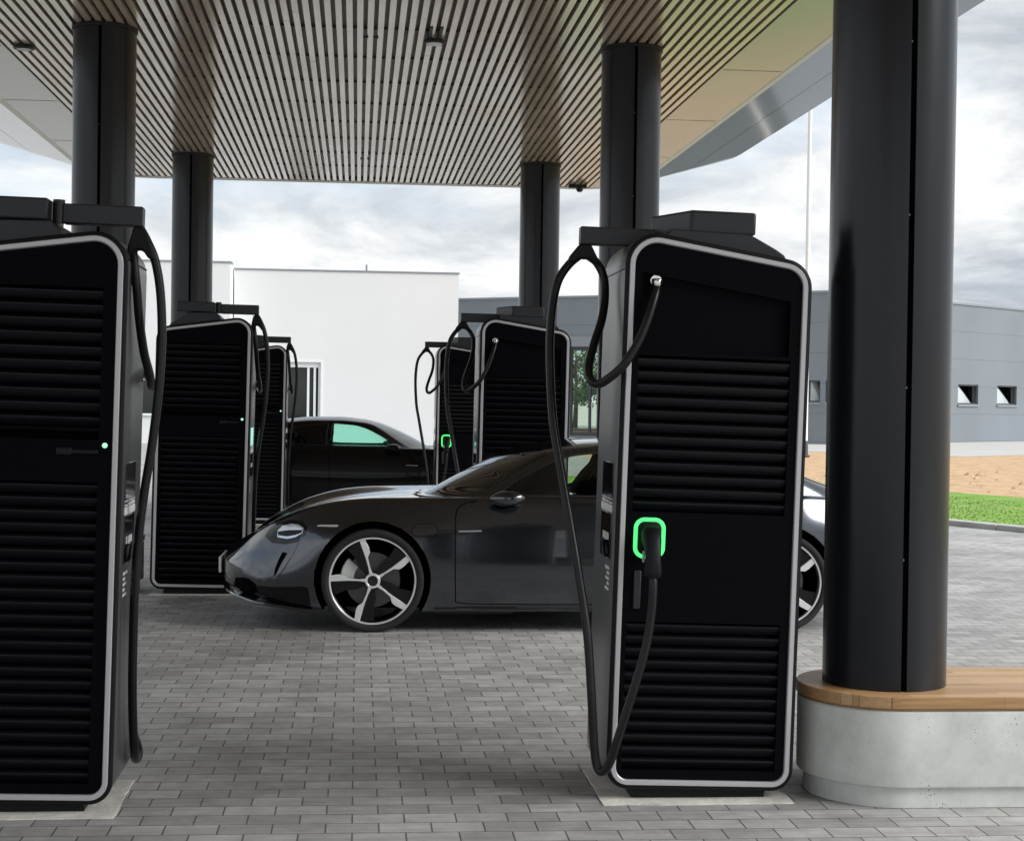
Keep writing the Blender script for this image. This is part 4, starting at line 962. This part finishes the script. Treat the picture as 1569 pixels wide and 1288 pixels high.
# ------------------------------------------------------------------ buildings
def wall_mb(mb, P, Q, h, th, opens, z0=0.0, mi=0):
    P, Q = Vector(P), Vector(Q); d = (Q - P); ln = d.length; d.normalize(); nn = Vector((d.y, -d.x))  # outward = right of P->Q
    S = sorted({0.0, ln} | {o[0] for o in opens} | {o[1] for o in opens}); Z = sorted({z0, h} | {o[2] for o in opens} | {o[3] for o in opens})
    solid = lambda a, b2, c, dd: not any(o[0] <= (a + b2) / 2 <= o[1] and o[2] <= (c + dd) / 2 <= o[3] for o in opens)
    pt = lambda s, z, k: (P.x + d.x * s - nn.x * th * k, P.y + d.y * s - nn.y * th * k, z)
    for i in range(len(S) - 1):
        for j in range(len(Z) - 1):
            a, b2, c, dd = S[i], S[i + 1], Z[j], Z[j + 1]
            if not solid(a, b2, c, dd): continue
            q = [pt(a, c, 0), pt(b2, c, 0), pt(b2, dd, 0), pt(a, dd, 0), pt(a, c, 1), pt(b2, c, 1), pt(b2, dd, 1), pt(a, dd, 1)]
            fs = [(0, 1, 2, 3), (5, 4, 7, 6)]
            def open_at(ii, jj):
                if ii < 0 or jj < 0 or ii >= len(S) - 1 or jj >= len(Z) - 1: return True
                return not solid(S[ii], S[ii + 1], Z[jj], Z[jj + 1])
            if open_at(i - 1, j): fs.append((4, 0, 3, 7))
            if open_at(i + 1, j): fs.append((1, 5, 6, 2))
            if open_at(i, j - 1): fs.append((4, 5, 1, 0))
            if open_at(i, j + 1): fs.append((3, 2, 6, 7))
            mb.add(q, fs, mi)
    return lambda s, z, k=0.0: pt(s, z, k / th if th else 0)
# white building
wb = empty('white_building', (0, 56, 0)); tag(wb, 'plain white rendered building with flat roof behind the black car', 'building')
mb = MB()
wall_mb(mb, (-4.2, 0), (3.41, 0), 5.9, .3, [(1.72, 2.94, .12, 2.80)]); mb.build('wall', M['whitewall'], wb, smooth=0, recalc=False)
mb = MB(); mb.box(-4.2, 3.40, .9, 7.0, 0, 5.86); mb.box(3.11, 3.409, .301, .9, 0, 5.86); mb.build('rear_block', M['whitewall'], wb, smooth=0)
mb = MB(); wall_mb(mb, (-18, -1.1), (-4.25, -1.1), 6.03, .3, [(9.2, 11.6, 1.0, 2.1)]); mb.box(-18, -4.25, -.4, 7.0, 0, 6.0); mb.box(-4.55, -4.2505, -.799, -.4, 0, 6.0); mb.build('side_wing', M['whitewall'], wb, smooth=0, recalc=False)
mb = MB(); mb.box(-4.22, 3.44, -.03, .34, 5.901, 5.95); mb.box(-18.03, -4.22, -1.13, -.36, 6.031, 6.08); mb.build('roof_trim', M['zinc'], wb, smooth=0)
mb = MB(); mb.tube([(.26, 1.2, 5.8), (.26, 1.2, 6.25)], .035, 10); mb.build('vent_pipe', M['zinc'], wb)
fr = MB()
for (a, b2, c, d) in ((-2.48, -2.40, .12, 2.80), (-1.34, -1.26, .12, 2.80), (-2.40, -1.34, 2.62, 2.80), (-2.40, -1.34, .12, .22), (-1.72, -1.64, .22, 2.62), (-1.50, -1.42, .22, 2.62)): fr.box(a, b2, .08, .16, c, d)
fo = fr.build('window', M['winframe'], wb, smooth=0, bevel=.008); fo['label'] = 'white framed narrow glazed door window'
mb = MB(); mb.box(-2.40, -1.34, .115, .13, .22, 2.62); mb.build('pane', M['dark_window'], fo, smooth=0)
mb = MB(); mb.box(-2.56, -2.482, -.02, .1, .12, 2.86); mb.box(-1.258, -1.18, -.02, .1, .12, 2.86); mb.box(-2.482, -1.258, -.02, .1, 2.802, 2.86); mb.build('surround', M['winframe'], fo, smooth=0)
mb = MB(); mb.box(-8.8, -6.4, -1.02, -.95, 1.0, 2.1); w2 = mb.build('window', M['dark_window'], wb, smooth=0)
mb = MB(); mb.box(-8.8, -6.4, -1.16, -1.0, .93, .998); mb.box(-7.63, -7.57, -1.06, -1.021, 1.0, 2.1); mb.build('frame', M['winframe'], w2, smooth=0)

# grey hall
A, B, C_ = Vector((-.66, 77.7)), Vector((19.02, 63.9)), Vector((48.6, 88.3)); D_ = A + C_ - B
gh = empty('industrial_hall', (0, 0, 0)); tag(gh, 'grey metal clad industrial hall with small tilted windows across the sandy field', 'building')
GHH = 6.08
def s_at(P, Q, px, py):
    return None
AB = (B - A).length
def on(P, Q, x):  # length along PQ where world X is x
    return (x - P.x) / (Q.x - P.x) * (Q - P).length
camx = lambda px: (px - 784.5) / 2500
def hit(P, Q, px):    # where the sight line of a photo column meets wall PQ (used once to measure the facade)
    dx, dy = f0.x + r0.x * camx(px), f0.y + r0.y * camx(px); ex, ey = Q.x - P.x, Q.y - P.y
    det = dx * (-ey) + dy * ex; t = (P.x * (-ey) + P.y * ex) / det; sx = (dx * P.y - dy * P.x) / -det * -1
    X = Vector((dx * t, dy * t)); return (X - P).length
g0, g1 = hit(A, B, 872), hit(A, B, 929)
wl = [hit(A, B, 1238), hit(A, B, 1256)]; wl2 = [hit(A, B, 1264), hit(A, B, 1282)]
wr = [hit(B, C_, 1467), hit(B, C_, 1498)]; wr2 = [hit(B, C_, 1527), hit(B, C_, 1557)]
WZ0, WZ1 = 1.68, 2.56
mb = MB()
fAB = wall_mb(mb, A, B, GHH, .3, [(g0, g1, .08, 3.95), (wl[0], wl[1], WZ0, WZ1), (wl2[0], wl2[1], WZ0, WZ1)])
fBC = wall_mb(mb, B, C_, GHH, .3, [(wr[0], wr[1], WZ0, WZ1), (wr2[0], wr2[1], WZ0, WZ1)])
wall_mb(mb, C_, D_, GHH, .3, [])
lDA = (A - D_).length
fDA = wall_mb(mb, D_, A, GHH, .3, [(lDA - 24, lDA - 9, .05, 5.0)])
mb.build('wall', M['clad'], gh, smooth=0, recalc=False)
mb = MB(); mb.prism_z([tuple(p) for p in (A + (B - A) * .002 + Vector((.3, .3)), B + Vector((0, .6)), C_ - Vector((.6, 0)), D_ - Vector((0, .6)))], GHH - .3, GHH - .1); mb.build('roof', M['zinc'], gh, smooth=0)
mb = MB()
for P, Q in ((A, B), (B, C_)):
    d = (Q - P).normalized(); nn = Vector((d.y, -d.x))
    mb.prism_z([tuple(P + nn * .05), tuple(Q + nn * .05), tuple(Q - nn * .35), tuple(P - nn * .35)] if P is A else [tuple(P + nn * .05 + d * .051), tuple(Q + nn * .05), tuple(Q - nn * .35), tuple(P - nn * .35 + d * .36)], GHH + .002, GHH + .09)
mb.build('roof_trim', M['zinc'], gh, smooth=0)
def hall_window(fn, s0, s1, z0, z1):
    def q(mbx, a, b2, c, d, k0, k1):
        vs = [fn(a, c, k0), fn(b2, c, k0), fn(b2, d, k0), fn(a, d, k0), fn(a, c, k1), fn(b2, c, k1), fn(b2, d, k1), fn(a, d, k1)]
        mbx.add(vs, [(0, 1, 2, 3), (4, 7, 6, 5), (0, 4, 5, 1), (1, 5, 6, 2), (2, 6, 7, 3), (3, 7, 4, 0)])
    w = s1 - s0; f = .06; mb = MB()
    q(mb, s0, s1, z0, z0 + f, .06, .16); q(mb, s0, s1, z1 - f, z1, .06, .16); q(mb, s0, s0 + f, z0 + f, z1 - f, .06, .16); q(mb, s1 - f, s1, z0 + f, z1 - f, .06, .16)
    wo = mb.build('window', M['darkframe'], gh, smooth=0)
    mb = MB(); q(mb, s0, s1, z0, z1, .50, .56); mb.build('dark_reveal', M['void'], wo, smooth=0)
    mb = MB(); vs = []
    a, b2 = s0 + f, s1 - f     # sash hung on the left side and swung inwards
    vs = [fn(a, z0 + f, .07), fn(a, z1 - f, .07), fn(a + (b2 - a) * .45, z1 - f, .42), fn(a + (b2 - a) * .95, z0 + f, .30)]
    vs2 = [(p[0] + .02, p[1] + .02, p[2]) for p in vs]
    mb.add(vs + vs2, [(0, 1, 2, 3), (7, 6, 5, 4), (0, 4, 5, 1), (1, 5, 6, 2), (2, 6, 7, 3), (3, 7, 4, 0)]); mb.build('open_sash', M['sash'], wo, smooth=0)
    mb = MB(); q(mb, s0 - .04, s1 + .04, z0 - .09, z0 - .002, -.06, .10); mb.build('sill', M['zinc'], wo, smooth=0)
hall_window(fAB, wl[0], wl[1], WZ0, WZ1); hall_window(fAB, wl2[0], wl2[1], WZ0, WZ1)
hall_window(fBC, wr[0], wr[1], WZ0, WZ1); hall_window(fBC, wr2[0], wr2[1], WZ0, WZ1)
def strip(mbx, fn, a, b2, c, d, k0, k1):
    vs = [fn(a, c, k0), fn(b2, c, k0), fn(b2, d, k0), fn(a, d, k0), fn(a, c, k1), fn(b2, c, k1), fn(b2, d, k1), fn(a, d, k1)]
    mbx.add(vs, [(0, 1, 2, 3), (4, 7, 6, 5), (0, 4, 5, 1), (1, 5, 6, 2), (2, 6, 7, 3), (3, 7, 4, 0)])
mb = MB(); gm = g0 + (g1 - g0) * .52
for a, b2, c, d in ((g0, g0 + .08, .08, 3.95), (g1 - .08, g1, .08, 3.95), (gm - .05, gm + .05, .2, 3.8), (g0 + .08, g1 - .08, 3.8, 3.95), (g0 + .08, g1 - .08, .08, .2)): strip(mb, fAB, a, b2, c, d, .08, .18)
gd = mb.build('glazed_door', M['darkframe'], gh, smooth=0)
mb = MB(); strip(mb, fAB, g0 + .08, g1 - .08, .2, 3.8, .12, .13); mb.build('pane', M['clear_glass'], gd, smooth=0)
mb = MB(); strip(mb, fAB, g0 - .1, g1 + .6, 3.955, 4.4, -.08, -.002); mb.build('lintel', M['zinc'], gh, smooth=0)
# pale strip of concrete along the hall
dBC = (C_ - B).normalized(); nBC = Vector((dBC.y, -dBC.x)); dAB = (B - A).normalized(); nAB = Vector((dAB.y, -dAB.x))
sheet('concrete_path', [tuple(A + nAB * 9), tuple(B + (nAB + nBC).normalized() * 13), tuple(C_ + nBC * 14 + dBC * 30), tuple(C_ + dBC * 30), tuple(B), tuple(A)], -.002, M['path'])

# white mast
e = empty('white_mast', (13.62, 48.76, 0)); tag(e, 'tall slim white mast standing on the sandy field behind the right charger', 'mast')
mb = MB(); mb.tube([(0, 0, .0), (0, 0, 4), (0, 0, 12.5)], [.085, .08, .055], 16); mb.build('shaft', M['pole'], e)
mb = MB(); mb.lathe([(0, 0), (.16, 0), (.16, .05), (.1, .09), (.1, .45), (.087, .5), (0, .5)], 20); mb.build('foot', M['darkframe'], e)
mb = MB(); mb.lathe([(0, 12.49), (.065, 12.5), (.06, 12.58), (0, 12.62)], 14); mb.build('cap', M['pole'], e)

# ------------------------------------------------------------------ trees
def tree(x, y, h, cw, label, seed, dark=False, base=0.28):
    rt = random.Random(seed); e = empty('broadleaf_tree', (x, y, -.02)); tag(e, label, 'tree', 'trees added behind the hall glazing')
    mb = MB(); mb.tube([(0, 0, 0), (.05, .02, h * .3), (0, .05, h * .85)], [.16, .12, .03], 9)
    tips = []
    for k in range(11):
        a = rt.uniform(0, 6.28); z = h * rt.uniform(.3, .7); r = cw * rt.uniform(.5, .95); q = (r * math.cos(a), r * math.sin(a), min(h * .95, z + h * rt.uniform(.05, .25)))
        mb.tube([(0, 0.03, z), (q[0] * .5, q[1] * .5, (z + q[2]) / 2 + .1), q], [.06, .04, .015], 6); tips.append(q)
    mb.build('trunk', M['bark'], e)
    mb = MB(); cl = []
    for k in range(34):
        u = rt.uniform(base, 1.0); rad = cw * math.sqrt(max(.05, 1 - ((u - .58) / .45) ** 2)) * rt.uniform(.25, 1.0); a = rt.uniform(0, 6.28)
        cl.append((rad * math.cos(a), rad * math.sin(a), h * u, rt.uniform(.35, .75) * cw * .5))
    for c in cl:
        m_i = 0 if rt.random() < .6 else 1
        for k in range(75):
            d = Vector((rt.gauss(0, 1), rt.gauss(0, 1), rt.gauss(0, .75))).normalized() * c[3] * rt.uniform(.5, 1.05)
            p = Vector(c[:3]) + d; s = rt.uniform(.07, .15); ax = Vector((rt.gauss(0, 1), rt.gauss(0, 1), rt.gauss(0, 1))).normalized(); b2 = ax.orthogonal().normalized(); c3 = ax.cross(b2)
            mb.add([p + b2 * s, p + c3 * s * .6, p - b2 * s, p - c3 * s * .6], [(0, 1, 2, 3)], m_i)
    mb.build('crown', [M['leaf_b'], M['leaf_b']] if dark else [M['leaf_a'], M['leaf_b']], e, smooth=0, recalc=False)
tree(12.6, 94, 5.6, 2.2, 'green leafy tree added behind the hall glazing in place of reflections, nearer one', 11)  # trees added behind the glazed door, standing in for reflections in its pane
tree(15.2, 99, 6.0, 2.5, 'green leafy tree added behind the hall glazing in place of reflections, farther one', 12)
